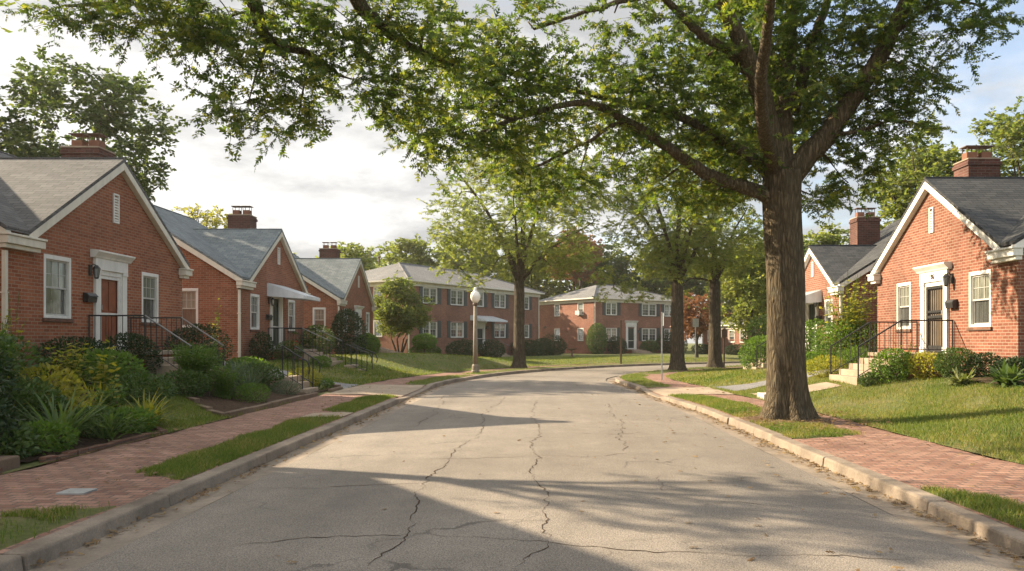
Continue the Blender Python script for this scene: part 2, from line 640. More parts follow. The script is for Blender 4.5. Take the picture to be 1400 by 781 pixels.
def sd2xy(s, d):
    if s <= YB:
        return d, s
    a = (s - YB) / RAD
    if a <= PI / 2:
        r = RAD - d
        return CX - r * math.cos(a), YB + r * math.sin(a)
    return CX + (s - YB - ARC), YB + RAD - d


def xy2sd(x, y):
    if y <= YB:
        return y, x
    if x >= CX:
        return YB + ARC + x - CX, YB + RAD - y
    a = math.atan2(y - YB, CX - x)
    return YB + a * RAD, RAD - math.hypot(x - CX, y - YB)


def sstep(t):
    t = min(1.0, max(0.0, t))
    return t * t * (3 - 2 * t)


def lerp(a, b, t):
    return a + (b - a) * t


KT, KB, KH = 3.70, 3.91, .115      # kerb front, kerb back, kerb height
SWL = 6.1                          # inner edge of the left brick pavement


def din(s):
    """right half-width of the carriageway: the kerb bulges out at the bend"""
    return 3.70 - .40 * sstep((s - 17) / 7) - 1.15 * sstep((s - 25) / 11)


def sw_r0(s):
    return din(s) + .21


def sw_r1(s):
    return din(s) + 2.15 + .25 * sstep((12 - s) / 6)


def hump(x, y):
    return (math.sin(x * .9 + 1.3) * math.sin(y * .6 + .4) + .6 * math.sin(x * 2.1 + y * 1.3)) * .028


def ground_z(x, y):
    s, d = xy2sd(x, y)
    if d < 0:
        L = -d
        if L < SWL:
            return KH + .01
        zh = lerp(.86, .22, sstep((s - 40) / 9))
        k = sstep((L - SWL) / 4.6)
        return KH + .01 + (zh - KH) * k + hump(x, y) * min(1, (L - SWL) / 1.5)
    w = sw_r1(s)
    if d < w:
        return KH + .01
    zh = lerp(.72, .42, sstep((s - 30) / 12))
    k = sstep((d - w) / (10.6 - w))
    return KH + .01 + (zh - KH) * k + hump(x, y) * min(1, (d - w) / 1.2)


def sheet(name, ss, dfs, zf, mat, kind='structure', parent=None):
    """surface swept along the street; dfs are lateral lines (numbers or functions of s); uv = (s, d)"""
    V, F, UV = [], [], []
    for s in ss:
        for d in dfs:
            dd = d(s) if callable(d) else d
            x, y = sd2xy(s, dd)
            V.append((x, y, zf(s, dd, x, y)))
            UV.append((s, dd))
    n = len(dfs)
    for i in range(len(ss) - 1):
        for j in range(n - 1):
            F.append((i * n + j, i * n + j + 1, (i + 1) * n + j + 1, (i + 1) * n + j))
    me = bpy.data.meshes.new(name)
    me.from_pydata(V, [], F)
    me.update()
    if me.polygons[0].normal.z < 0:
        me.flip_normals()
    ul = me.uv_layers.new(name='UVMap')
    for lp in me.loops:
        ul.data[lp.index].uv = UV[lp.vertex_index]
    me.polygons.foreach_set('use_smooth', np.ones(len(me.polygons), dtype=bool))
    o = link(name, me, mat, parent)
    if kind:
        o['kind'] = kind
    return o


def frange(a, b, st):
    n = max(1, int(round((b - a) / st)))
    return [a + (b - a) * i / n for i in range(n + 1)]


S_ALL = frange(-14, 26, 1.0) + frange(26, 26 + ARC, 1.0)[1:] + frange(26 + ARC, 150, 4)[1:]


def road_z(s, d, x, y):
    return .03 * (1 - (d / 3.4) ** 2) + .004 * math.sin(s * 1.7 + d)


g = MB()
g.add([(-420, -60, -.16), (420, -60, -.16), (420, 420, -.16), (-420, 420, -.16)], [(0, 1, 2, 3)])
tag(g.build('ground', 'lawn'), kind='structure')

sheet('road', S_ALL, [-3.32] + [lambda s, k=k: lerp(-3.32, din(s) - .38, k / 10) for k in range(1, 11)], road_z, 'asphalt')
sheet('left_gutter', S_ALL, [-KT, -3.55, -3.325], lambda s, d, x, y: -.012 + .012 * (-d < 3.4), 'gutter')
sheet('right_gutter', S_ALL, [lambda s: din(s) - .375, lambda s: din(s) - .15, lambda s: din(s)], lambda s, d, x, y: -.012 + .012 * (d < din(s) - .3), 'gutter')

# kerbs: worn concrete blocks, dropped at the driveways
DRIVE_L, DRIVE_R = (22.2, 26.2), (22.6, 25.6)


def kerb(name, side, drive):
    mb = MB()
    s = -13.0
    while s < 120:
        ln = random.uniform(2.1, 3.0)
        if s > 40:
            ln *= 1.3
        e = s + ln
        k = 3 if s < 40 else 4
        off = random.uniform(-.012, .012)
        hz = random.uniform(-.013, .011)
        if side > 0 and 12 < s < 15:
            off += .03
        prev = None
        for i in range(k + 1):
            t = s + .008 + (e - s - .016) * i / k
            drop = .085 * (1 - max(sstep((drive[0] - t) / .7), sstep((t - drive[1]) / .7)))
            base = din(t) if side > 0 else KT
            q = [sd2xy(t, side * (base + off - .015)), sd2xy(t, side * (base + off + .012)), sd2xy(t, side * (base + .21 + off))]
            z = KH + hz - drop
            ring = [(q[0][0], q[0][1], -.1), (q[1][0], q[1][1], z), (q[2][0], q[2][1], z + .004), (q[2][0], q[2][1], -.1)]
            b = len(mb.v)
            mb.v.extend(ring)
            if prev is not None:
                for j in range(4):
                    f = (prev + j, prev + (j + 1) % 4, b + (j + 1) % 4, b + j)
                    mb.f.append(f if side < 0 else f[::-1])
            else:
                mb.f.append((b, b + 1, b + 2, b + 3) if side > 0 else (b + 3, b + 2, b + 1, b))
            prev = b
        mb.f.append((prev + 3, prev + 2, prev + 1, prev) if side > 0 else (prev, prev + 1, prev + 2, prev + 3))
        s = e
    mb.f = [f[::-1] for f in mb.f]
    o = mb.build(name, 'kerb', bevel=.022)
    return tag(o, kind='structure')


kerb('left_kerb', -1, DRIVE_L)
kerb('right_kerb', 1, DRIVE_R)


def sw_z(s, d, x, y):
    w = .008 * math.sin(s * 2.3 + d * 3) + .006 * math.sin(s * 5.1 - d * 4)
    dl = DRIVE_L if d < 0 else DRIVE_R
    edge = -d - KB if d < 0 else d - sw_r0(s)
    drop = .075 * (1 - max(sstep((dl[0] - s) / .7), sstep((s - dl[1]) / .7))) * max(0, 1 - edge / 1.1)
    return KH - .004 + w * min(1, max(0, edge) * 3) - drop


S_SW = frange(-14, 32, .4) + frange(32, 26 + ARC, 1.0)[1:] + frange(26 + ARC, 150, 4)[1:]
sheet('left_pavement', S_SW, [-SWL - .02, -5.6, -5.1, -4.6, -4.2, -KB + .035], sw_z, 'pavers')
sheet('right_pavement', S_SW, [lambda s, k=k: lerp(sw_r0(s) - .035, sw_r1(s) + .02, k / 5) for k in range(6)], sw_z, 'pavers')

S_LW = frange(-14, 34, .5) + frange(34, 26 + ARC, 1.2)[1:] + frange(26 + ARC, 150, 5)[1:]
gz = lambda s, d, x, y: ground_z(x, y) if abs(d) > 1 else 0
sheet('left_lawn', S_LW, [-95, -60, -40, -28, -20, -16, -14, -12.5, -11.3, -10.5, -9.8, -9.2, -8.6, -8, -7.5, -7, -6.6, -6.3, -SWL], gz, 'lawn')
sheet('right_lawn', S_LW, [lambda s, k=k: lerp(sw_r1(s), 12, (k / 14)) for k in range(15)] + [14, 17, 21, 25, 29], gz, 'lawn')

# ------------------------------------------------------------------ driveways, aprons, paths laid on the lawn


def draped(name, quad, n, m, mat, lift=.012, kind='structure'):
    """quad of four xy corners draped over the ground"""
    V, F, UV = [], [], []
    q = [np.array(p, float) for p in quad]
    for i in range(n + 1):
        for j in range(m + 1):
            a, b = i / n, j / m
            p = (q[0] * (1 - a) + q[1] * a) * (1 - b) + (q[3] * (1 - a) + q[2] * a) * b
            V.append((p[0], p[1], ground_z(p[0], p[1]) + lift))
            UV.append((p[0], p[1]))
    for i in range(n):
        for j in range(m):
            F.append((i * (m + 1) + j, i * (m + 1) + j + 1, (i + 1) * (m + 1) + j + 1, (i + 1) * (m + 1) + j))
    me = bpy.data.meshes.new(name)
    me.from_pydata(V, [], F)
    me.update()
    if me.polygons[0].normal.z < 0:
        me.flip_normals()
    ul = me.uv_layers.new(name='UVMap')
    for lp in me.loops:
        ul.data[lp.index].uv = UV[lp.vertex_index]
    return tag(link(name, me, mat), kind=kind)


DRL = [(-6.1, 24.75), (-6.1, 27.2), (-17, 28.2), (-17, 25.2)]
DRR = [(5.75, 23.6), (5.55, 25.7), (10.4, 27.0), (10.4, 25.6)]
draped('left_driveway', DRL, 6, 40, 'drive')
draped('right_driveway', DRR, 6, 16, 'drive')
apron_z = lambda s, d, x, y: sw_z(s, d, x, y) + .016
sheet('left_apron', frange(22.5, 27.0, .3), [-SWL, -5.6, -5, -4.5, -KB - .004], apron_z, 'concrete')
sheet('right_apron', frange(22.5, 25.8, .3), [lambda s, k=k: lerp(sw_r0(s) + .004, sw_r1(s), k / 4) for k in range(5)], apron_z, 'concrete')
sheet('left_carriage_walk', frange(15.85, 16.75, .15), [-4.75, -4.5, -4.2, -KB - .004], apron_z, 'concrete')
WALK_R = [(5.85, 21.1), (5.85, 22.3), (8.0, 22.3), (8.0, 21.1)]
draped('right_path', WALK_R, 4, 14, 'concrete', .02)
WALKS = [DRL, DRR, WALK_R]

# ------------------------------------------------------------------ verges: turf patches on the pavement
VERGES = []


def verge(side, s0, s1, w0, w1, mat='lawn'):
    f0 = (lambda s: -KB + .02) if side < 0 else (lambda s: sw_r0(s) - .02)
    wid = lambda s: (lerp(w0, w1, (s - s0) / (s1 - s0)) + .05 * math.sin(s * 3.1) + .03 * math.sin(s * 7.7)) * sstep((s - s0 + .1) / .65) * sstep((s1 - s + .1) / .65)
    cols = [(lambda s, k=k: f0(s) + side * wid(s) * k / 5) for k in range(6)]
    zf = lambda s, d, x, y: sw_z(s, d, x, y) - .008 + .038 * math.sin(PI * min(1, max(0, (abs(d) - abs(f0(s))) / max(.05, wid(s))))) - .016 * (1 - sstep((s - s0) / .25) * sstep((s1 - s) / .25))
    sheet('verge', frange(s0, s1, .22), cols, zf, mat)
    VERGES.append((side, s0, s1, f0, wid, zf))


verge(-1, 1.0, 7.35, .95, .8, 'lawn_dry')
verge(-1, 8.75, 15.8, .78, .80)
verge(-1, 16.8, 21.9, .80, .85)
verge(-1, 27.0, 33.6, .95, 1.0)
verge(-1, 34.4, 62, 1.05, 1.6)
verge(1, 1.0, 8.2, .9, .55)
verge(1, 12.4, 22.2, 1.35, 1.0, 'lawn_dry')
verge(1, 26.0, 37.0, .95, 1.1)
verge(1, 37.0, 62, 1.3, 1.3)

# bare trodden earth around the foot of the big oak
V, F = [(4.72, 15.2, KH + .07)], []
for k in range(1, 9):
    for j in range(40):
        a = 2 * PI * j / 40
        r = (.62 + .32 * math.sin(2 * a + 1) * .5 + .12 * math.sin(5 * a) + .25) * k / 8
        x, y = 4.72 + r * .95 * math.cos(a), 15.2 + 1.35 * r * math.sin(a)
        x = max(x, sw_r0(y) - .02)
        V.append((x, y, KH + .062 * (1 - (k / 8) ** 2) + random.uniform(0, .012) - (.012 if k == 8 else 0)))
for j in range(40):
    F.append((0, 1 + j, 1 + (j + 1) % 40))
    for k in range(7):
        F.append((1 + k * 40 + j, 1 + (k + 1) * 40 + j, 1 + (k + 1) * 40 + (j + 1) % 40, 1 + k * 40 + (j + 1) % 40))
me = bpy.data.meshes.new('bare_earth')
me.from_pydata(V, [], F)
me.update()
tag(link('bare_earth', me, 'soil_dry'), kind='structure')

# planting beds: bare soil
BED1 = [(-6.22, 2.0), (-6.22, 13.1), (-7.6, 14.6), (-10.85, 18.9), (-10.85, 2.0)]
BED2 = [(-6.22, 15.7), (-6.22, 24.6), (-10.85, 24.4), (-10.85, 20.3), (-9.2, 19.6)]
BED3 = [(9.75, 15.5), (9.75, 20.7), (10.85, 20.7), (10.85, 15.5)]
BED4 = [(-10.0, 28.6), (-10.0, 31.8), (-10.9, 31.8), (-10.9, 28.6)]
BEDS = [BED1, BED2, BED3, BED4]


def inside(poly, x, y):
    c = False
    n = len(poly)
    for i in range(n):
        x1, y1 = poly[i]
        x2, y2 = poly[(i + 1) % n]
        if (y1 > y) != (y2 > y) and x < (x2 - x1) * (y - y1) / (y2 - y1) + x1:
            c = not c
    return c


def bed(poly):
    st = .12
    xs = [p[0] for p in poly]
    ys = [p[1] for p in poly]
    vid, V, F = {}, [], []

    def vv(i, j):
        if (i, j) not in vid:
            x, y = min(xs) + i * st, min(ys) + j * st
            vid[(i, j)] = len(V)
            V.append((x, y, ground_z(x, y) + .018 + random.uniform(0, .03)))
        return vid[(i, j)]
    for i in range(int((max(xs) - min(xs)) / st)):
        for j in range(int((max(ys) - min(ys)) / st)):
            if inside(poly, min(xs) + (i + .5) * st, min(ys) + (j + .5) * st):
                F.append((vv(i, j), vv(i + 1, j), vv(i + 1, j + 1), vv(i, j + 1)))
    me = bpy.data.meshes.new('garden_bed')
    me.from_pydata(V, [], F)
    me.update()
    tag(link('garden_bed', me, 'soil'), kind='structure')


for b in BEDS:
    bed(b)


def edging(pts, w, h, mat, ln, label, name='bed_edging'):
    """low row of single blocks along a line"""
    mb = MB()
    for (x0, y0), (x1, y1) in zip(pts[:-1], pts[1:]):
        L = math.hypot(x1 - x0, y1 - y0)
        n = max(1, int(L / ln))
        dx, dy = (x1 - x0) / L, (y1 - y0) / L
        for i in range(n):
            a, b = i * L / n + .006, (i + 1) * L / n - .006
            j = random.uniform(-.012, .012)
            jz = random.uniform(-.015, .012)
            nx, ny = -dy, dx
            cs = []
            for t, q in ((a, -w / 2), (b, -w / 2), (b, w / 2), (a, w / 2)):
                cs.append((x0 + dx * t + nx * (q + j), y0 + dy * t + ny * (q + j)))
            zc = ground_z((cs[0][0] + cs[2][0]) / 2, (cs[0][1] + cs[2][1]) / 2)
            mb.prism(cs, 'z', zc - .1, zc + h + jz)
    return tag(mb.build(name, mat, bevel=.012), label, 'edging')


edging([(-6.17, 2.0), (-6.17, 9.1)], .12, .06, 'edging', .21, 'low brick edging of the shady bed nearest the camera')
edging([(-6.17, 9.9), (-6.17, 13.1), (-7.5, 14.5)], .1, .06, 'edging', .22, 'mossy brick edging at the corner of the lily bed')
edging([(-9.2, 19.55), (-6.2, 15.65)], .12, .07, 'stone', .9, 'brown edging board running up from the pavement between two beds')
edging([(-6.17, 15.7), (-6.17, 21.9)], .14, .1, 'stone', 1.1, 'brown stone edging along the pavement before the feathery shrubs')
edging([(-6.17, 23.4), (-6.17, 24.7), (-7.6, 24.75)], .13, .08, 'stone', .8, 'short brown stone edging ending at the driveway')
mb = MB()
mb.box(-6.55, -6.22, 8.9, 9.55, .05, .27)
tag(mb.build('edging_block', 'stone', bevel=.02), 'squared brown stone block at the pavement edge of the shady bed', 'stone block')
mb = MB()
mb.box(5.72, 6.0, 20.35, 21.0, .05, .27)
tag(mb.build('edging_block', 'stone_white', bevel=.02), 'pale stone block beside the path, seen left of the big oak trunk', 'stone block')
mb = MB()
mb.box(-4.83, -4.55, 7.95, 8.2, .1, .1255)
tag(mb.build('meter_cover', 'pole_metal', bevel=.004), 'small grey metal meter cover set in the brick pavement', 'cover')

# ------------------------------------------------------------------ long cracks in the asphalt
CRACKS = [
    [(738, 548), (728, 590), (733, 640), (740, 690), (745, 742)],
    [(690, 543), (660, 572), (648, 600), (612, 632), (590, 655), (572, 690), (548, 740), (505, 781)],
    [(548, 632), (620, 630), (735, 627), (800, 628), (866, 622)],
    [(350, 668), (470, 668), (585, 662)],
    [(300, 752), (420, 742), (560, 738), (700, 742), (820, 754), (960, 760), (1100, 762), (1250, 768)],
    [(830, 552), (850, 590), (848, 620)],
    [(760, 594), (840, 596), (900, 592)],
    [(610, 540), (602, 560), (580, 585)],
    [(965, 690), (1010, 690), (1060, 698)],
    [(905, 650), (920, 668), (915, 676)],
    [(740, 742), (700, 781)],
    [(838, 752), (832, 781)],
]
mb = MB()
for line in CRACKS:
    P = [at(px, py, EYE * FPX / (py - VY))[:2] for px, py in line]
    pts = []
    for a, b in zip(P[:-1], P[1:]):
        L = np.linalg.norm(b - a)
        n = max(3, int(L / .07))
        for i in range(n):
            pts.append(a + (b - a) * i / n)
    pts.append(P[-1])
    off = 0.0
    prev = None
    tot = len(pts)
    for i, p in enumerate(pts):
        t = pts[min(i + 1, tot - 1)] - pts[max(0, i - 1)]
        t = t / (np.linalg.norm(t) + 1e-9)
        nrm = np.array([-t[1], t[0]])
        off += random.gauss(0, .022) - off * .06
        w = max(.0015, (.0016 + .0055 * abs(math.sin(i * .11 + off * 9))) * random.uniform(.4, 1.3)) * min(1, i / 6 + .1, (tot - i) / 6)
        c = p + nrm * off
        ab = []
        for sg in (-1, 1):
            q = c + nrm * w * sg
            s_, d_ = xy2sd(q[0], q[1])
            ab.append((q[0], q[1], road_z(s_, d_, 0, 0) + .004))
        b0 = len(mb.v)
        mb.v.extend(ab)
        if prev is not None:
            mb.f.append((prev, prev + 1, b0 + 1, b0))
        prev = b0
    mb.f = mb.f
tag(mb.build('road_cracks', 'crack', uvmode=False), kind='structure')
me = bpy.data.objects['road_cracks'].data
for pl in me.polygons:
    pass
# ------------------------------------------------------------------ houses


def wall_grid(mb, axis, fixed, a0, a1, z0, z1, holes, depth, sign):
    """wall in plane axis=fixed ('v' front / 'u' side) from a0..a1, z0..z1 with rectangular holes and reveals of given depth (sign: inward direction)"""
    xs = sorted(set([a0, a1] + [h[0] for h in holes] + [h[1] for h in holes]))
    zs = sorted(set([z0, z1] + [h[2] for h in holes] + [h[3] for h in holes]))

    def pt(a, z, dd=0):
        return (a, fixed + sign * dd, z) if axis == 'v' else (fixed + sign * dd, a, z)
    outward_ccw = (axis == 'v' and sign > 0) or (axis == 'u' and sign < 0)

    def quad(p):
        mb.add(p, [(0, 1, 2, 3)] if outward_ccw else [(3, 2, 1, 0)])
    for i in range(len(xs) - 1):
        for j in range(len(zs) - 1):
            ca, cz = (xs[i] + xs[i + 1]) / 2, (zs[j] + zs[j + 1]) / 2
            if any(h[0] < ca < h[1] and h[2] < cz < h[3] for h in holes):
                continue
            quad([pt(xs[i], zs[j]), pt(xs[i + 1], zs[j]), pt(xs[i + 1], zs[j + 1]), pt(xs[i], zs[j + 1])])
    for h in holes:
        A, B, C, D = (h[0], h[2]), (h[1], h[2]), (h[1], h[3]), (h[0], h[3])
        for p, q in ((A, B), (B, C), (C, D), (D, A)):
            quad([pt(p[0], p[1]), pt(p[0], p[1], depth), pt(q[0], q[1], depth), pt(q[0], q[1])][::1])


def put(mb, axis, fixed, sign, a0, a1, d0, d1, z0, z1):
    """box on a wall: a along the wall, d outward distance from the wall plane"""
    if axis == 'v':
        mb.box(a0, a1, fixed - sign * d0, fixed - sign * d1, z0, z1)
    else:
        mb.box(fixed - sign * d0, fixed - sign * d1, a0, a1, z0, z1)


def sash_window(T, fr, axis, fixed, sign, c, w, z0, z1, rec=.07, panes=(3, 2), twin=False, mats=('glass_up', 'glass_low'), sill='edging', frame='white', cas=.075):
    a0, a1 = c - w / 2, c + w / 2
    f = MB()
    # casing fills the hole, set back from the brick face
    for (b0, b1, y0, y1) in ((a0, a0 + cas, z0, z1), (a1 - cas, a1, z0, z1), (a0 + cas, a1 - cas, z1 - cas * 1.3, z1), (a0 + cas, a1 - cas, z0, z0 + cas * .8)):
        put(f, axis, fixed, sign, b0, b1, -rec, .012, y0, y1)
    if twin:
        put(f, axis, fixed, sign, c - .05, c + .05, -rec, .004, z0 + cas * .8, z1 - cas * 1.3)
    wn = f.build('window', frame, T, fr, bevel=.006)
    zi0, zi1 = z0 + cas * .8, z1 - cas * 1.3
    zm = (zi0 + zi1) / 2
    bays = [(a0 + cas, c - .05), (c + .05, a1 - cas)] if twin else [(a0 + cas, a1 - cas)]
    s = MB()
    up, lo = MB(), MB()
    for b0, b1 in bays:
        st = .04
        for (y0, y1, dd) in ((zm - .02, zi1, .0), (zi0, zm + .025, -.03)):
            put(s, axis, fixed, sign, b0, b0 + st, -rec + dd - .0, -rec + .035 + dd, y0, y1)
            put(s, axis, fixed, sign, b1 - st, b1, -rec + dd, -rec + .035 + dd, y0, y1)
            put(s, axis, fixed, sign, b0 + st, b1 - st, -rec + dd, -rec + .035 + dd, y1 - st, y1)
            put(s, axis, fixed, sign, b0 + st, b1 - st, -rec + dd, -rec + .035 + dd, y0, y0 + st)
        nx, nz = panes
        for (y0, y1, dd) in ((zm + .02, zi1 - st, .0),) + (((zi0 + st, zm - .015, -.03),) if twin else ()):
            for i in range(1, nx):
                x = b0 + st + (b1 - b0 - 2 * st) * i / nx
                put(s, axis, fixed, sign, x - .007, x + .007, -rec + dd + .006, -rec + dd + .026, y0, y1)
            for j in range(1, nz):
                z = y0 + (y1 - y0) * j / nz
                put(s, axis, fixed, sign, b0 + st, b1 - st, -rec + dd + .008, -rec + dd + .024, z - .007, z + .007)
        put(up, axis, fixed, sign, b0 + st * .5, b1 - st * .5, -rec - .012, -rec + .009, zm, zi1 - st * .5)
        put(lo, axis, fixed, sign, b0 + st * .5, b1 - st * .5, -rec - .042, -rec - .021, zi0 + st * .5, zm)
    s.build('sash', frame if frame != 'white' else 'muntin', wn, fr)
    up.build('pane', mats[0], wn, fr)
    lo.build('pane', mats[1], wn, fr)
    k = MB()
    put(k, axis, fixed, sign, a0 - .05, a1 + .05, -.02, .05, z0 - .085, z0 - .003)
    k.build('sill', sill, wn, fr, bevel=.008)


def railing(T, fr, path, zt, zb, step=.13, r=.008, name='railing', top_mat=None, curl=False):
    """path: list of (u, v, floor z, kind) corners; posts at corners, balusters between, sloping rails"""
    mb, hr = MB(), MB()
    for (a, b) in zip(path[:-1], path[1:]):
        a, b = np.array(a, float), np.array(b, float)
        slope = abs(a[2] - b[2]) > .1
        (hr if slope else mb).tube([a + (0, 0, zt), b + (0, 0, zt)], .021, 6)
        mb.tube([a + (0, 0, zb), b + (0, 0, zb)], .012, 6)
        L = np.linalg.norm((b - a)[:2])
        n = max(1, int(L / step))
        for i in range(1, n):
            p = a + (b - a) * i / n
            mb.tube([p + (0, 0, zb), p + (0, 0, zt)], r, 5)
    for p in path:
        p = np.array(p, float)
        mb.tube([p + (0, 0, -.02), p + (0, 0, zt + .01)], .02, 6)
    o = mb.build(name, 'iron', T, fr)
    if hr.v:
        hr.build('handrail', 'iron_light' if fr.ev[0] < 0 else 'iron', o, fr)
    return o


def stoop(T, fr, uc, w, dep, zf, nstep, zg, out, brick='brick_dark'):
    """landing against the wall and steps going straight out to the street"""
    b = MB()
    b.box(uc - w / 2 + .04, uc + w / 2 - .04, -.003, -dep + .04, -.3, zf - .1)
    st = b.build('stoop', brick, T, fr)
    c = MB()
    c.box(uc - w / 2, uc + w / 2, -.004, -dep, zf - .1, zf)
    c.build('landing', 'concrete', st, fr, bevel=.012)
    s = MB()
    sw = w - .1
    for i in range(nstep):
        zt = zf - (zf - zg) * (i + 1) / (nstep + 1)
        s.box(uc - sw / 2, uc + sw / 2, -dep - i * out - .003, -dep - (i + 1) * out, -.3, zt)
    s.build('steps', 'concrete', T, fr, bevel=.012)


def lantern(T, fr, u, z):
    b = MB()
    b.box(u - .05, u + .05, -.002, -.03, z - .12, z + .14)
    b.tube([(u, -.03, z + .1), (u, -.1, z + .16), (u, -.17, z + .12)], .012, 6)
    b.lathe([(.03, z + .13), (.085, z + .06), (.09, z + .045)], u, -.17, 6)
    b.lathe([(.045, z - .19), (.05, z - .165), (.03, z - .2)], u, -.17, 6)
    for k in range(6):
        t = k * PI / 3
        b.tube([(u + .045 * math.cos(t), -.17 + .045 * math.sin(t), z - .17), (u + .08 * math.cos(t), -.17 + .08 * math.sin(t), z + .05)], .007, 4)
    o = b.build('wall_lantern', 'iron', T, fr)
    g = MB()
    g.lathe([(.04, z - .165), (.073, z + .04)], u, -.17, 6)
    g.build('lantern_glass', 'glass_blue', o, fr)


def letterbox(T, fr, u, z):
    b = MB()
    b.prism([(-.003, z - .1), (-.13, z - .1), (-.15, z + .02), (-.1, z + .1), (-.003, z + .13)], 'u', u - .19, u + .19)
    b.prism([(-.1, z + .105), (-.16, z + .03), (-.17, z + .04), (-.1, z + .125)], 'u', u - .2, u + .2)
    b.build('letterbox', 'iron', T, fr, bevel=.008)


def entrance(T, fr, uc, zf, ztop, kind, canopy=False, number=None, w=1.46):
    hw = w / 2
    t = MB()
    pil = .2
    zc = ztop - .48 if not canopy else ztop
    zb = zf
    for sg in (-1, 1):
        t.box(uc + sg * hw - sg * pil, uc + sg * hw, .06, -.07, zb, zc)
        t.box(uc + sg * hw - sg * (pil + .02), uc + sg * (hw + .02), .05, -.09, zb, zb + .16)
        t.box(uc + sg * (hw - pil) - sg * .06, uc + sg * (hw - pil) - sg * .002, .1, -.035, zb, zc)
        if not canopy:
            t.box(uc + sg * hw - sg * (pil + .02), uc + sg * (hw + .02), .05, -.09, zc - .08, zc - .003)
    t.box(uc - hw + pil + .062, uc + hw - pil - .062, .1, -.035, zc - .12, zc - .002)
    if not canopy:
        t.box(uc - hw - .03, uc + hw + .03, .05, -.08, zc, ztop - .2)
        t.prism([(.05, ztop - .198), (-.1, ztop - .198), (-.13, ztop - .15), (-.16, ztop - .12), (-.22, ztop - .06), (-.22, ztop - .02), (.05, ztop)], 'u', uc - hw - .14, uc + hw + .14)
    o = t.build('door_surround', 'white', T, fr, bevel=.007)
    d0, d1 = uc - hw + pil + .065, uc + hw - pil - .065
    zt = zc - .123
    d = MB()
    if kind == 'grille':
        d.box(d0, d1, .09, .06, zb + .02, zt)
        door = d.build('door', 'wood_tan', T, fr)
        s = MB()
        for b in ((d0, d0 + .05, zb + .02, zt), (d1 - .05, d1, zb + .02, zt), (d0 + .05, d1 - .05, zt - .06, zt), (d0 + .05, d1 - .05, zb + .02, zb + .2), (d0 + .05, d1 - .05, zb + .95, zb + 1.02), (d0 + .05, d1 - .05, zb + 1.1, zb + 1.16)):
            s.box(b[0], b[1], .02, -.01, b[2], b[3])
        n = 7
        for i in range(1, n):
            x = d0 + .05 + (d1 - d0 - .1) * i / n
            s.box(x - .009, x + .009, .014, -.004, zb + .201, zt - .061)
        s.build('security_grille', 'iron', T, fr)
    else:
        d.box(d0, d1, .1, .055, zb + .02, zt)
        door = d.build('door', kind, T, fr)
        for (y0, y1) in ((.2, .85), (1.0, 1.75)):
            q = MB()
            for (x0, x1) in ((d0 + .1, (d0 + d1) / 2 - .04), ((d0 + d1) / 2 + .04, d1 - .1)):
                q.box(x0, x1, .054, .04, zb + y0, min(zb + y1, zt - .1))
            q.build('door_panel', kind, door, fr, bevel=.01)
        s = MB()
        for b in ((d0, d0 + .06, zb + .02, zt), (d1 - .06, d1, zb + .02, zt), (d0 + .06, d1 - .06, zt - .08, zt), (d0 + .06, d1 - .06, zb + .02, zb + .14), (d0 + .06, d1 - .06, zb + .9, zb + .95)):
            s.box(b[0], b[1], .02, -.012, b[2], b[3])
        s.build('storm_door', 'white' if kind != 'wood_dark' else 'trim_grey', T, fr)
    h = MB()
    h.tube([(d0 + .035, -.02, zb + 1.02), (d0 + .035, -.05, zb + 1.02), (d0 + .035, -.05, zb + 1.14), (d0 + .035, -.02, zb + 1.14)], .008, 5)
    h.build('handle', 'pole_metal', door, fr)
    if number:
        cu = bpy.data.curves.new('house_number', 'FONT')
        cu.body = number
        cu.size = .2
        cu.extrude = .008
        cu.align_x = 'CENTER'
        cu.materials.append(M['rust_metal'])
        tmp = bpy.data.objects.new('house_number', cu)
        COL.objects.link(tmp)
        bpy.context.view_layer.update()
        me = bpy.data.meshes.new_from_object(tmp.evaluated_get(bpy.context.evaluated_depsgraph_get()))
        bpy.data.objects.remove(tmp)
        me.materials.clear()
        n = link('house_number', me, 'rust_metal', T)
        p = fr.p(uc, -.09, zc + .07) - wloc(T)
        n.location = p
        out = -fr.ev
        n.rotation_euler = (PI / 2, 0, math.atan2(out[1], out[0]) + PI / 2)


def awning(T, fr, u0, u1, dep, zw, zo):
    """ribbed metal door canopy with a scalloped edge and side wings"""
    mb = MB()
    n = int((u1 - u0) / .1)
    th = .012
    for i in range(n):
        a, b = u0 + (u1 - u0) * i / n, u0 + (u1 - u0) * (i + 1) / n
        up = .022 if i % 2 else 0
        mb.slab([(a, -dep, zo + up), (b - .004, -dep, zo + up), (b - .004, -.004, zw + up), (a, -.004, zw + up)], th)
    m = n * 2
    pts = []
    for i in range(m + 1):
        u = u0 + (u1 - u0) * i / m
        pts.append((u, zo - .1 - .035 * (i % 2)))
    mb.prism([(u0, zo + .008)] + pts + [(u1, zo + .008)], 'v', -dep - .002, -dep - .014)
    for u in (u0 - .014, u1 + .002):
        mb.prism([(-.004, zw), (-dep, zo), (-dep, zo - .12), (-.004, zo - .02)], 'u', u, u + .012)
    return mb.build('awning', 'metal_awning', T, fr)


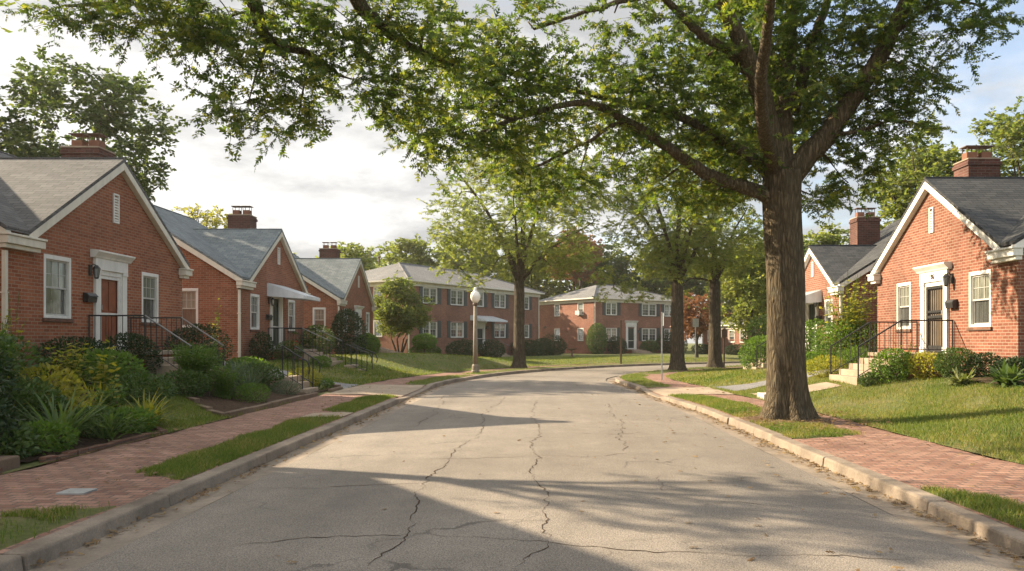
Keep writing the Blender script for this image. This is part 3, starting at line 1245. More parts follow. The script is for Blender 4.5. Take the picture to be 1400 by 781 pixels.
def chimney(T, fr, u, v, w, d, zb, zt, pots=2, cap=True):
    b = MB()
    b.box(u - w / 2, u + w / 2, v - d / 2, v + d / 2, zb, zt - .16)
    b.box(u - w / 2 - .035, u + w / 2 + .035, v - d / 2 - .035, v + d / 2 + .035, zt - .158, zt - .06)
    b.box(u - w / 2 + .0, u + w / 2 - .0, v - d / 2 + .0, v + d / 2 - .0, zt - .058, zt)
    o = b.build('chimney', 'brick_chim', T, fr)
    c = MB()
    c.box(u - w / 2 - .02, u + w / 2 + .02, v - d / 2 - .02, v + d / 2 + .02, zt + .002, zt + .045)
    c.build('chimney_crown', 'concrete', o, fr, bevel=.01)
    for i in range(pots):
        vv = v + (i - (pots - 1) / 2) * d * .46
        f = MB()
        r = .15
        f.box(u - r, u + r, vv - r, vv + r, zt + .046, zt + .27)
        f.build('flue', 'tan_flue', o, fr, bevel=.015)
        if cap:
            k = MB()
            for a in (-1, 1):
                for c2 in (-1, 1):
                    k.box(u + a * r * .9 - .01, u + a * r * .9 + .01, vv + c2 * r * .9 - .01, vv + c2 * r * .9 + .01, zt + .271, zt + .42)
            k.box(u - r - .05, u + r + .05, vv - r - .05, vv + r + .05, zt + .421, zt + .445)
            k.build('flue_cap', 'rust_metal', o, fr)


def louvre(T, fr, u, w, z0, z1):
    f = MB()
    for b in ((u - w / 2, u - w / 2 + .04, z0, z1), (u + w / 2 - .04, u + w / 2, z0, z1), (u - w / 2 + .04, u + w / 2 - .04, z1 - .04, z1), (u - w / 2 + .04, u + w / 2 - .04, z0, z0 + .04)):
        f.box(b[0], b[1], -.002, -.035, b[2], b[3])
    o = f.build('gable_vent', 'white', T, fr)
    s = MB()
    n = int((z1 - z0 - .08) / .07)
    for i in range(n):
        z = z0 + .05 + i * .07
        s.prism([(-.004, z + .05), (-.012, z + .055), (-.032, z + .008), (-.026, z)], 'u', u - w / 2 + .041, u + w / 2 - .041)
    s.build('louvre_blades', 'cream', o, fr)


TAN = .62


def cottage(label, x, side, y0, W, g0, g1, ze, zf, D=10.2, brick='brick_red', roof='shingle_blue', windows=(), side_windows=(), door=None, vent=None, chim=None, canopy=None, rail=True, tan=TAN, spout=True, group='brick cottages along the street'):
    fr = Frame((x, y0), (0, 1), (-side if False else side, 0))
    T = thing('brick_cottage', fr.p(W / 2, D / 2, ground_z(x, y0 + W / 2)), label, 'house', group)
    T.location = fr.p(W / 2, D / 2, .2)
    uc, half = (g0 + g1) / 2, (g1 - g0) / 2
    zr, zm = ze + half * tan, ze + D / 2 * tan
    wl = MB()
    holes = [(c - w / 2, c + w / 2, a, b) for (c, w, a, b) in windows]
    if door:
        hw = 1.46 / 2 - .05
        holes.append((door['u'] - hw, door['u'] + hw, zf, door['top'] - .35 if not canopy else door['top'] - .02))
    wall_grid(wl, 'v', 0, 0, W, -.3, ze, holes, .16, 1)
    wl.add([(g0, 0, ze), (g1, 0, ze), (uc, 0, zr)], [(0, 1, 2)])
    sh = [(c - w / 2, c + w / 2, a, b) for (c, w, a, b) in side_windows]
    wall_grid(wl, 'u', 0, 0, D, -.3, ze, sh, .16, 1)
    wl.add([(0, 0, ze), (0, D, ze), (0, D / 2, zm)], [(2, 1, 0)])
    wall_grid(wl, 'u', W, 0, D, -.3, ze, [], .16, -1)
    wl.add([(W, 0, ze), (W, D, ze), (W, D / 2, zm)], [(0, 1, 2)])
    wall_grid(wl, 'v', D, 0, W, -.3, ze, [], .16, -1)
    wl.build('wall', brick, T, fr)
    dk = MB()
    dk.box(.3, W - .3, .2, D - .3, .0, ze - .1)
    # roof
    ov, th = .16, .09
    lift = .11
    zl = lambda v: ze + lift + tan * v
    cl = (g0 - ov, -ov, zl(-ov))
    cr = (g1 + ov, -ov, zl(-ov))
    B = (uc, half, zl(half))
    R = MB()
    poly = [(-ov, -ov, zl(-ov))]
    if g0 > .01:
        poly.append(cl)
    poly.append(B)
    if g1 < W - .01:
        poly.append(cr)
    poly += [(W + ov, -ov, zl(-ov)), (W + ov, D / 2, zl(D / 2)), (-ov, D / 2, zl(D / 2))]
    R.slab(poly, th)
    R.slab([(-ov, D + ov, zl(-ov)), (-ov, D / 2 + .001, zl(D / 2)), (W + ov, D / 2 + .001, zl(D / 2)), (W + ov, D + ov, zl(-ov))], th)
    A = (uc, -ov, zl(half))
    e = .004
    R.slab([(cl[0], cl[1], cl[2] + e), (A[0] - .0005, A[1], A[2] + e), (B[0] - .0005, B[1], B[2] + e)], th)
    R.slab([(cr[0], cr[1], cr[2] + e), (A[0] + .0005, A[1], A[2] + e), (B[0] + .0005, B[1], B[2] + e)], th)
    rf = R.build('roof', roof, T, fr)
    rc = MB()
    rc.tube([(uc, -ov + .01, zl(half) + .01), (uc, half, zl(half) + .01)], .03, 6)
    rc.tube([(-ov + .01, D / 2, zl(D / 2) + .01), (W + ov - .01, D / 2, zl(D / 2) + .01)], .03, 6)
    rc.build('ridge_cap', roof, rf, fr)
    # white boards along the rakes, boxed returns at their feet
    t = MB()
    bw = .2

    def rake(p0, p1, axis, a, b):
        t.prism([p0, p1, (p1[0], p1[1] - bw), (p0[0], p0[1] - bw)], axis, a, b)
    zt = -th - .004 + lift
    for sg, ge in ((-1, g0), (1, g1)):
        ue = ge + sg * ov
        t.prism([(ue, ze - tan * ov + zt), (uc - sg * -.0005, zr + zt), (uc - sg * -.0005, zr + zt - bw), (ue, ze - tan * ov + zt - bw)], 'v', -.003, -ov + .005)
    for u0, u1 in ((-ov + .005, -.003), (W + .003, W + ov - .005)):
        for sg, ve in ((-1, 0), (1, D)):
            vv = ve + sg * ov
            t.prism([(vv, ze - tan * ov + zt), (D / 2 + sg * .0005, zm + zt), (D / 2 + sg * .0005, zm + zt - bw), (vv, ze - tan * ov + zt - bw)], 'u', u0, u1)
    t.build('rake_board', 'cream' if side < 0 else 'white', T, fr, bevel=.006)
    zb = ze - tan * ov + zt - bw
    for ua, ub in ((-ov - .04, g0 + .28), (g1 - .26, W + ov + .04)):
        r = MB()
        r.box(ua, ub, -.004, -ov - .07, zb - .06, zb + .1)
        r.box(ua + .03, ub - .06, -.006, -ov - .0, zb - .15, zb - .062)
        r.box(ua - .02, ub + .02, -.02, -ov - .1, zb + .102, zb + .15)
        r.build('eave_return', 'cream' if side < 0 else 'white', T, fr, bevel=.01)
    p = MB()
    p.box(-.1, -.02, -.03, -.11, .35, zb - .2)
    p.prism([(-.03, .35), (-.11, .35), (-.42, .12), (-.42, .2), (-.11, .44)], 'u', -.1, -.02)
    for z in (1.2, 2.6):
        p.box(-.115, -.005, -.003, -.12, z, z + .03)
    if spout:
        p.build('downspout', 'cream' if side < 0 else 'white', T, fr)
    for (c, w, a, b) in windows:
        sash_window(T, fr, 'v', 0, 1, c, w, a, b)
    for (c, w, a, b) in side_windows:
        sash_window(T, fr, 'u', 0, 1, c, w, a, b)
    if door:
        entrance(T, fr, door['u'], zf, door['top'], door['kind'], bool(canopy), door.get('number'))
        lantern(T, fr, door['u'] + door.get('lamp', -.95), zf + 1.95)
        letterbox(T, fr, door['u'] + door.get('box', -1.0), zf + 1.28)
        gzf = ground_z(x - side * 2.4, y0 + door['u'])
        stoop(T, fr, door['u'], 2.1, 1.42, zf, 4, gzf, .28, brick)
        if rail:
            for sg in (-1, 1):
                u = door['u'] + sg * .98
                run = 4 * .28
                railing(T, fr, [(u, -.04, zf), (u, -1.38, zf), (u, -1.38 - run, gzf + .1)], .86, .1)
    if canopy:
        awning(T, fr, *canopy)
    if vent:
        louvre(T, fr, *vent)
    if chim:
        chimney(T, fr, *chim)
    return T


# left side of the street, near to far; the first stands beside the camera and only its shadow shows
cottage('brick house beside the camera whose gable shades the road', -10.9, -1, 6.0, 7.5, .4, 7.5, 5.0, 1.4, windows=[(1.8, 1.0, 2.2, 3.6), (6.0, .9, 2.2, 3.6)], door=dict(u=3.9, top=3.85, kind='wood_red'), vent=(3.9, .26, 5.9, 6.6), chim=(5.0, 1.4, .8, 1.0, 6.3, 8.1))
cottage('large brick cottage at left with red brown front door and brown grey roof', -10.9, -1, 16.2, 8.1, .75, 8.1, 3.95, 1.38, roof='shingle_brown', windows=[(1.82, 1.02, 2.14, 3.55), (6.1, .95, 2.14, 3.52)], door=dict(u=4.0, top=3.86, kind='wood_red', lamp=-.9, box=-1.0), vent=(4.28, .27, 4.65, 5.4), chim=(5.35, 1.3, .8, 1.0, 4.6, 6.75))
cottage('brick cottage with scalloped white metal awning over its door', -10.9, -1, 28.8, 8.0, .9, 8.0, 3.95, 1.27, brick='brick_dark', windows=[(1.7, .95, 2.05, 3.4), (6.2, .95, 2.05, 3.4)], side_windows=[(1.8, .72, 2.1, 3.52)], door=dict(u=4.1, top=3.55, kind='wood_dark', lamp=-.85, box=-1.0), vent=(4.45, .27, 4.8, 5.5), chim=(5.5, 1.9, .8, .95, 4.7, 6.95), canopy=(3.05, 5.3, 1.5, 3.92, 3.42))
cottage('third brick cottage on the left, half hidden by a dark conical evergreen', -10.9, -1, 43.0, 9.0, .9, 8.9, 3.95, 1.2, brick='brick_dark', windows=[(1.8, 1.0, 2.1, 3.4), (7.5, 1.0, 2.1, 3.4)], side_windows=[(1.0, .7, 2.1, 3.4)], door=dict(u=4.7, top=3.7, kind='wood_dark', lamp=-.9, box=-1.0), vent=(4.9, .3, 4.8, 5.5), chim=(6.0, 2.0, .9, 1.05, 4.8, 7.2), rail=False)
# right side
cottage('sunlit brick cottage at right with numbered white door surround and security grille', 10.8, 1, 18.0, 7.5, .6, 7.5, 3.88, 1.3, brick='brick_orange', roof='shingle_dark', spout=False, windows=[(1.56, .98, 1.97, 3.35), (5.65, .9, 1.97, 3.35)], door=dict(u=3.76, top=3.72, kind='grille', lamp=-.9, box=-.98, number='96'), vent=(3.95, .24, 4.6, 5.3), chim=(4.9, 1.75, .8, .9, 4.6, 6.75))
cottage('brick cottage at right set behind the tall yellow green shrub, with a door awning', 11.0, 1, 29.0, 7.0, .55, 5.7, 3.75, 1.2, brick='brick_orange', roof='shingle_dark', windows=[(1.35, .8, 1.9, 3.2), (4.9, .7, 1.9, 3.2)], side_windows=[(4.0, .8, 1.9, 3.2)], door=dict(u=3.2, top=3.3, kind='wood_dark', lamp=-.85, box=-1.0), vent=(3.1, .24, 4.2, 4.8), chim=(4.6, 2.7, .8, .95, 4.4, 6.75), canopy=(2.1, 4.3, 1.35, 3.6, 3.15), rail=True)


def apartments(label, o, eu, L, D, zg, ze, rise, hipb, win, sidewin, doors, brick, shutters=True, quoin=False, canopy=None, group='two storey brick apartment blocks', name='apartment_block', overh=.45):
    n = math.hypot(*eu)
    eu = (eu[0] / n, eu[1] / n)
    ev = (-eu[1], eu[0])
    fr = Frame(o, eu, ev)
    T = thing(name, fr.p(L / 2, D / 2, zg), label, 'apartment block' if name == 'apartment_block' else 'house', group)
    wl = MB()
    holes = [(c - w / 2, c + w / 2, a, b) for (c, w, a, b, tw) in win]
    for d in doors:
        holes.append((d['u'] - .68, d['u'] + .68, d['zf'], d['top'] - .35))
    wall_grid(wl, 'v', 0, 0, L, zg - .5, ze, holes, .16, 1)
    wall_grid(wl, 'u', 0, 0, D, zg - .5, ze, [(c - w / 2, c + w / 2, a, b) for (c, w, a, b) in sidewin], .16, 1)
    wall_grid(wl, 'u', L, 0, D, zg - .5, ze, [], .16, -1)
    wall_grid(wl, 'v', D, 0, L, zg - .5, ze, [], .16, -1)
    w_ = wl.build('wall', brick, T, fr)
    bc = MB()
    bc.box(-.015, L + .015, -.015, -.001, (zg + ze) / 2 - .05, (zg + ze) / 2 + .04)
    bc.build('brick_band', brick, w_, fr)
    R = MB()
    h = overh
    z0, z1 = ze + .1, ze + rise
    a, b, c, d = (-h, -h, z0), (L + h, -h, z0), (L + h, D + h, z0), (-h, D + h, z0)
    p, q = (hipb, D / 2, z1), (L - hipb, D / 2, z1)
    R.add([a, b, c, d, p, q], [(0, 1, 5, 4), (1, 2, 5), (2, 3, 4, 5), (3, 0, 4), (3, 2, 1, 0)])
    rf = R.build('roof', 'shingle_light', T, fr)
    k = MB()
    for (m0, m1) in ((a, p), (b, q), (p, q)):
        k.tube([np.array(m0) + (0, 0, .02), np.array(m1) + (0, 0, .02)], .06, 6)
    k.build('hip_cap', 'shingle_light', rf, fr)
    vs = MB()
    for (u, v) in ((L * .42, D * .3), (L * .55, D * .34), (1.6, D * .45)):
        zz = z0 + (z1 - z0) * min(1, (v + h) / (D / 2 + h)) - .1
        vs.lathe([(.07, zz), (.07, zz + .4), (.12, zz + .42), (.12, zz + .52), (.02, zz + .56)], u, v, 10)
    vs.build('roof_vent', 'rust_metal', rf, fr)
    e = MB()
    e.box(-h - .02, L + h + .02, -h - .02, D + h + .02, ze - .02, z0 - .004)
    e.box(-.12, L + .12, -.12, -.002, ze - .32, ze - .024)
    e.box(-.12, -.002, -.0015, D + .12, ze - .32, ze - .024)
    e.build('cornice', 'cream', T, fr, bevel=.02)
    g = MB()
    for (u, v) in ((.02, -.08), (L - .1, -.08)):
        g.box(u, u + .09, v, v + .075, zg, ze - .33)
    g.build('downspout', 'cream', T, fr)
    for (c, w, z_0, z_1, tw) in win:
        sash_window(T, fr, 'v', 0, 1, c, w, z_0, z_1, panes=(2, 2), twin=tw, mats=('glass_up', 'glass_low'), sill='stone')
        if shutters:
            for sg in (-1, 1):
                s = MB()
                x0 = c + sg * (w / 2 + .04)
                s.box(x0, x0 + sg * .42, -.002, -.05, z_0 - .02, z_1 + .02)
                nb = int((z_1 - z_0) / .11)
                for i in range(nb):
                    zz = z_0 + .05 + i * (z_1 - z_0 - .1) / nb
                    s.box(x0 + sg * .05, x0 + sg * .37, -.051, -.062, zz, zz + .06)
                s.build('shutter', 'shutter', T, fr)
    for (c, w, z_0, z_1) in sidewin:
        sash_window(T, fr, 'u', 0, 1, c, w, z_0, z_1, panes=(1, 1), mats=('glass_blue', 'glass_low'), sill='stone')
    for d in doors:
        entrance(T, fr, d['u'], d['zf'], d['top'], d['kind'], False, None)
        stoop(T, fr, d['u'], 2.0, 1.3, d['zf'], 4, ground_z(*fr.p(d['u'], -2.5, 0)[:2]), .3, brick)
        if d.get('rail'):
            for sg in (-1, 1):
                u = d['u'] + sg * .93
                railing(T, fr, [(u, -.04, d['zf']), (u, -1.26, d['zf']), (u, -2.4, zg + .15)], .85, .1, .16)
        lantern(T, fr, d['u'] + 1.0, d['zf'] + 1.9)
    if canopy:
        awning(T, fr, *canopy)
    if quoin:
        qn = MB()
        z = zg
        i = 0
        while z < ze - .7:
            w = .62 if i % 2 else .42
            qn.box(-.02, w, -.02, -.0012, z, z + .3)
            qn.box(-.02, -.0012, -.0008, w, z, z + .3)
            z += .4
            i += 1
        qn.build('quoin', brick, w_, fr)
    return T, fr


w2 = [(2.75, 1.85), (6.4, 1.85), (13.0, 1.85), (17.3, 1.7)]
A1, A1F = apartments('two storey brick apartment block with dark shutters behind the lamp post', (-10.1, 61), (.5, .866), 20, 9.5, .15, 6.15, 2.0, 4.6,
           [(c, w, 1.85, 3.2, True) for c, w in w2] + [(c, w, 4.55, 5.85, True) for c, w in w2] + [(9.75, 1.2, 4.55, 5.85, False)],
           [(3, .9, 1.9, 3.2), (3, .9, 4.6, 5.85)], [dict(u=9.75, zf=.85, top=3.3, kind='wood_dark', rail=True)], 'brick_flat', canopy=(8.3, 11.9, 1.5, 3.75, 3.35))
w3 = [(2.3, 1.5, True), (7.6, 2.1, True), (10.6, 1.5, True)]
A2, A2F = apartments('two storey brick apartment block with sunlit blank end wall at the bend', (5.6, 82), (.82, .57), 12.2, 10, 0, 5.9, 1.9, 4.4,
           [(c, w, 1.55, 2.95, t) for c, w, t in w3] + [(c, w, 4.25, 5.6, t) for c, w, t in w3],
           [(2.3, 1.0, 1.55, 2.9), (6.5, 1.0, 1.55, 2.9), (2.3, 1.0, 4.25, 5.6), (6.5, 1.0, 4.25, 5.6)], [dict(u=5.0, zf=.65, top=3.7, kind='wood_dark')], 'brick_flat', quoin=True)
# window air conditioner and a wall lamp on its sunlit end
ac = MB()
ac.box(-.02, -.45, 1.95, 2.65, 4.3, 4.72)
for i in range(6):
    ac.box(-.451, -.458, 2.0, 2.6, 4.36 + i * .055, 4.38 + i * .055)
ac.build('air_conditioner', 'trim_grey', A2, A2F, bevel=.02)
wlamp = MB()
wlamp.box(-.002, -.05, 8.55, 8.8, 3.0, 3.25)
wlamp.lathe([(.05, 3.05), (.16, 2.98), (.17, 2.94), (.02, 3.2)], -.2, 8.68, 10)
wlamp.build('wall_lamp', 'rust_metal', A2, A2F)
apartments('low sunlit brick house glimpsed between the trunks at far right', (17.9, 87.6), (.3, -.95), 9, 9, .2, 3.1, 1.3, 4.0,
           [(1.6, 1.1, 1.4, 2.7, False), (6, 1.1, 1.4, 2.7, False), (8, .9, 1.4, 2.7, False)], [], [], 'brick_orange', shutters=False, group=None, name='brick_house')
# ------------------------------------------------------------------ leaves
def leaf_tpl(kind):
    if kind == 'oak':
        mid = [(0, 0, 0), (.3, 0, .03), (.6, 0, .03), (.8, 0, 0)]
        V = list(mid)
        F = []
        tips = [(.34, .27, -.03), (.66, .36, -.06), (.88, .22, -.06)]
        for sg in (1, -1):
            for i, t in enumerate(tips):
                b = len(V)
                V.append((t[0], sg * t[1], t[2]))
                f = (i, i + 1, b)
                F.append(f if sg > 0 else f[::-1])
        b = len(V)
        V.append((1.05, 0, -.1))
        V.append((.8, .1, -.02))
        V.append((.8, -.1, -.02))
        F += [(b + 2, b, b + 1)]
        return np.array(V), F
    if kind == 'oval':
        V = [(0, 0, 0), (.35, .26, -.05), (.35, -.26, -.05), (.4, 0, .02), (1, 0, -.12), (.72, .2, -.08), (.72, -.2, -.08)]
        return np.array(V), [(0, 3, 1), (0, 2, 3), (3, 4, 5), (3, 5, 1), (3, 6, 4), (3, 2, 6)]
    if kind == 'slim':
        V = [(0, 0, 0), (.45, .11, 0), (.45, -.11, 0), (1, 0, -.1)]
        return np.array(V), [(0, 2, 1), (1, 2, 3)]
    V = [(0, 0, 0), (.5, .33, -.06), (.5, -.33, -.06), (1, 0, -.1)]
    return np.array(V), [(0, 2, 1), (1, 2, 3)]


def norm(a):
    return a / (np.linalg.norm(a, axis=-1, keepdims=True) + 1e-9)


def leaves_mesh(name, P, X, N, S, kind):
    """one leaf per row: stem point P, direction X, rough normal N, length S"""
    V, F = leaf_tpl(kind)
    X = norm(X)
    Y = norm(np.cross(N, X))
    Z = np.cross(X, Y)
    n, k = len(P), len(V)
    W = P[:, None, :] + S[:, None, None] * (V[None, :, 0:1] * X[:, None, :] + V[None, :, 1:2] * Y[:, None, :] + V[None, :, 2:3] * Z[:, None, :])
    fl = np.array([i for f in F for i in f])
    idx = (np.arange(n)[:, None] * k + fl[None, :]).ravel()
    counts = np.full(n * len(F), 3)
    return raw_mesh(name, W.reshape(-1, 3), counts, idx)


def sprays(centers, radii, twigs, per, tl, size, flat=.55, droop=.15, rng=RNG, shell=.5, nj=.75):
    """leafy twigs through ellipsoidal clumps; returns leaf arrays and twig segments"""
    C, R = [], []
    for c, r, t in zip(centers, radii, twigs):
        C.append(np.repeat(np.asarray(c, float)[None], t, 0))
        rr = np.asarray(r, float) * np.ones(3)
        R.append(np.repeat(rr[None], t, 0))
    C, R = np.concatenate(C), np.concatenate(R)
    n = len(C)
    u = norm(rng.normal(size=(n, 3)))
    rad = shell + (1 - shell) * rng.random((n, 1)) ** .6
    rad[rng.random(n) < .22] *= .55
    off = u * rad * R
    base = C + off * .8
    d = norm(off) * .9 + rng.normal(size=(n, 3)) * .5
    d[:, 2] = d[:, 2] * flat - droop
    d = norm(d)
    L = tl * rng.uniform(.6, 1.3, n)
    t = (np.arange(per) + .6) / per
    t = np.clip(t[None, :] + rng.uniform(-.4 / per, .4 / per, (n, per)), 0.03, 1)
    P = base[:, None, :] + d[:, None, :] * (L[:, None] * t)[..., None]
    P[..., 2] -= droop * (L[:, None] * t ** 2) * .6
    side = norm(np.cross(d, np.array([0, 0, 1.0])))
    sg = np.where(np.arange(per) % 2 == 0, 1.0, -1.0)
    X = d[:, None, :] * .6 + side[:, None, :] * (sg[None, :] * .8)[..., None] + rng.normal(size=(n, per, 3)) * .38
    N = np.array([0, 0, 1.0]) + rng.normal(size=(n, per, 3)) * nj
    S = size * rng.uniform(.6, 1.2, (n, per))
    return P.reshape(-1, 3), X.reshape(-1, 3), N.reshape(-1, 3), S.reshape(-1), base, base + d * L[:, None]


def sticks(a, b, r):
    """three-sided twigs from points a to points b as flat arrays"""
    n = len(a)
    d = norm(b - a)
    s = norm(np.cross(d, np.array([.3, .2, 1.0])))
    t = np.cross(d, s)
    V = np.zeros((n, 6, 3))
    for k in range(3):
        q = math.cos(k * 2.094) * s + math.sin(k * 2.094) * t
        V[:, k] = a + q * r
        V[:, k + 3] = b + q * r * .4
    fl = np.array([0, 1, 4, 3, 1, 2, 5, 4, 2, 0, 3, 5])
    return V.reshape(-1, 3), (np.arange(n)[:, None] * 6 + fl[None, :]).ravel(), np.full(n * 3, 4)


class Wood:
    """trunk, limbs and twigs of one tree in one mesh"""

    def __init__(self):
        self.mb = MB()
        self.extra = []
        self.nodes = []   # attachment points (pos, radius)

    def limb(self, pts, r0, r1, n=8, k=6, node=True, flare=None, wob=0.0):
        P = smooth_line(pts, k)
        m = len(P)
        if wob:
            for i in range(1, m - 1):
                P[i] = P[i] + RNG.normal(size=3) * wob
        rr = [lerp(r0, r1, (i / (m - 1)) ** .85) for i in range(m)]
        self.mb.tube(P, rr, n)
        if node:
            for i in range(2, m):
                self.nodes.append((P[i], rr[i]))

    def trunk(self, pts, r0, r1, flare=1.5, n=28, fl_h=.9):
        P = smooth_line(pts, 10)
        m = len(P)
        z0 = P[0][2]
        b = len(self.mb.v)
        ph = RNG.uniform(0, 6.28, 4)
        for i, p in enumerate(P):
            t = i / (m - 1)
            r = lerp(r0, r1, t)
            h = p[2] - z0
            fl = math.exp(-max(0, h) / (fl_h * .36))
            for j in range(n):
                a = 2 * PI * j / n
                lob = .5 + .5 * math.cos(5 * a + ph[0] + .6 * math.sin(2 * a + ph[1]))
                q = r * (1 + (flare - 1) * fl * (.45 + .9 * lob) + .025 * math.sin(7 * a + 2.2 * h + ph[2]) + .02 * math.sin(3 * a - 1.7 * h + ph[3]))
                self.mb.v.append((p[0] + q * math.cos(a), p[1] + q * math.sin(a), p[2]))
        for i in range(m - 1):
            for j in range(n):
                self.mb.f.append((b + i * n + j, b + i * n + (j + 1) % n, b + (i + 1) * n + (j + 1) % n, b + (i + 1) * n + j))
        self.mb.f.append(tuple(b + (m - 1) * n + j for j in range(n)))
        self.nodes.append((P[-1], r1))

    def reach(self, c, r, rmin=.012):
        """side branch from the best existing node to clump centre c"""
        c = np.asarray(c, float)
        best, bd = None, 1e9
        for p, rr in self.nodes:
            d = np.linalg.norm(p - c)
            pen = d + (.6 if p[2] > c[2] + .8 else 0) - min(.3, rr)
            if pen < bd:
                best, bd = (p, rr), pen
        p, rr = best
        L = np.linalg.norm(c - p)
        if L < .15:
            return
        mid = (p + c) / 2 + RNG.normal(size=3) * L * .1 + np.array([0, 0, L * .08])
        r0 = min(rr * .75, max(rmin * 1.6, .03 * L ** .8 + .012))
        self.limb([p, mid, c], r0, rmin, 5, 4)

    def build(self, root, mat):
        V = np.array(self.mb.v)
        counts = [len(f) for f in self.mb.f]
        idx = [i for f in self.mb.f for i in f]
        if self.extra:
            Vs, I, Cn, off = [V], [np.array(idx)], [np.array(counts)], len(V)
            for v, i, c in self.extra:
                Vs.append(v)
                I.append(i + off)
                Cn.append(c)
                off += len(v)
            V, idx, counts = np.concatenate(Vs), np.concatenate(I), np.concatenate(Cn)
        me = raw_mesh('trunk', V - wloc(root), counts, idx, True)
        return link('trunk', me, mat, root)


def crown(root, arr, kind, mat, name='crown'):
    P, X, N, S = arr
    return link(name, leaves_mesh(name, P - wloc(root), X, N, S, kind), mat, root)


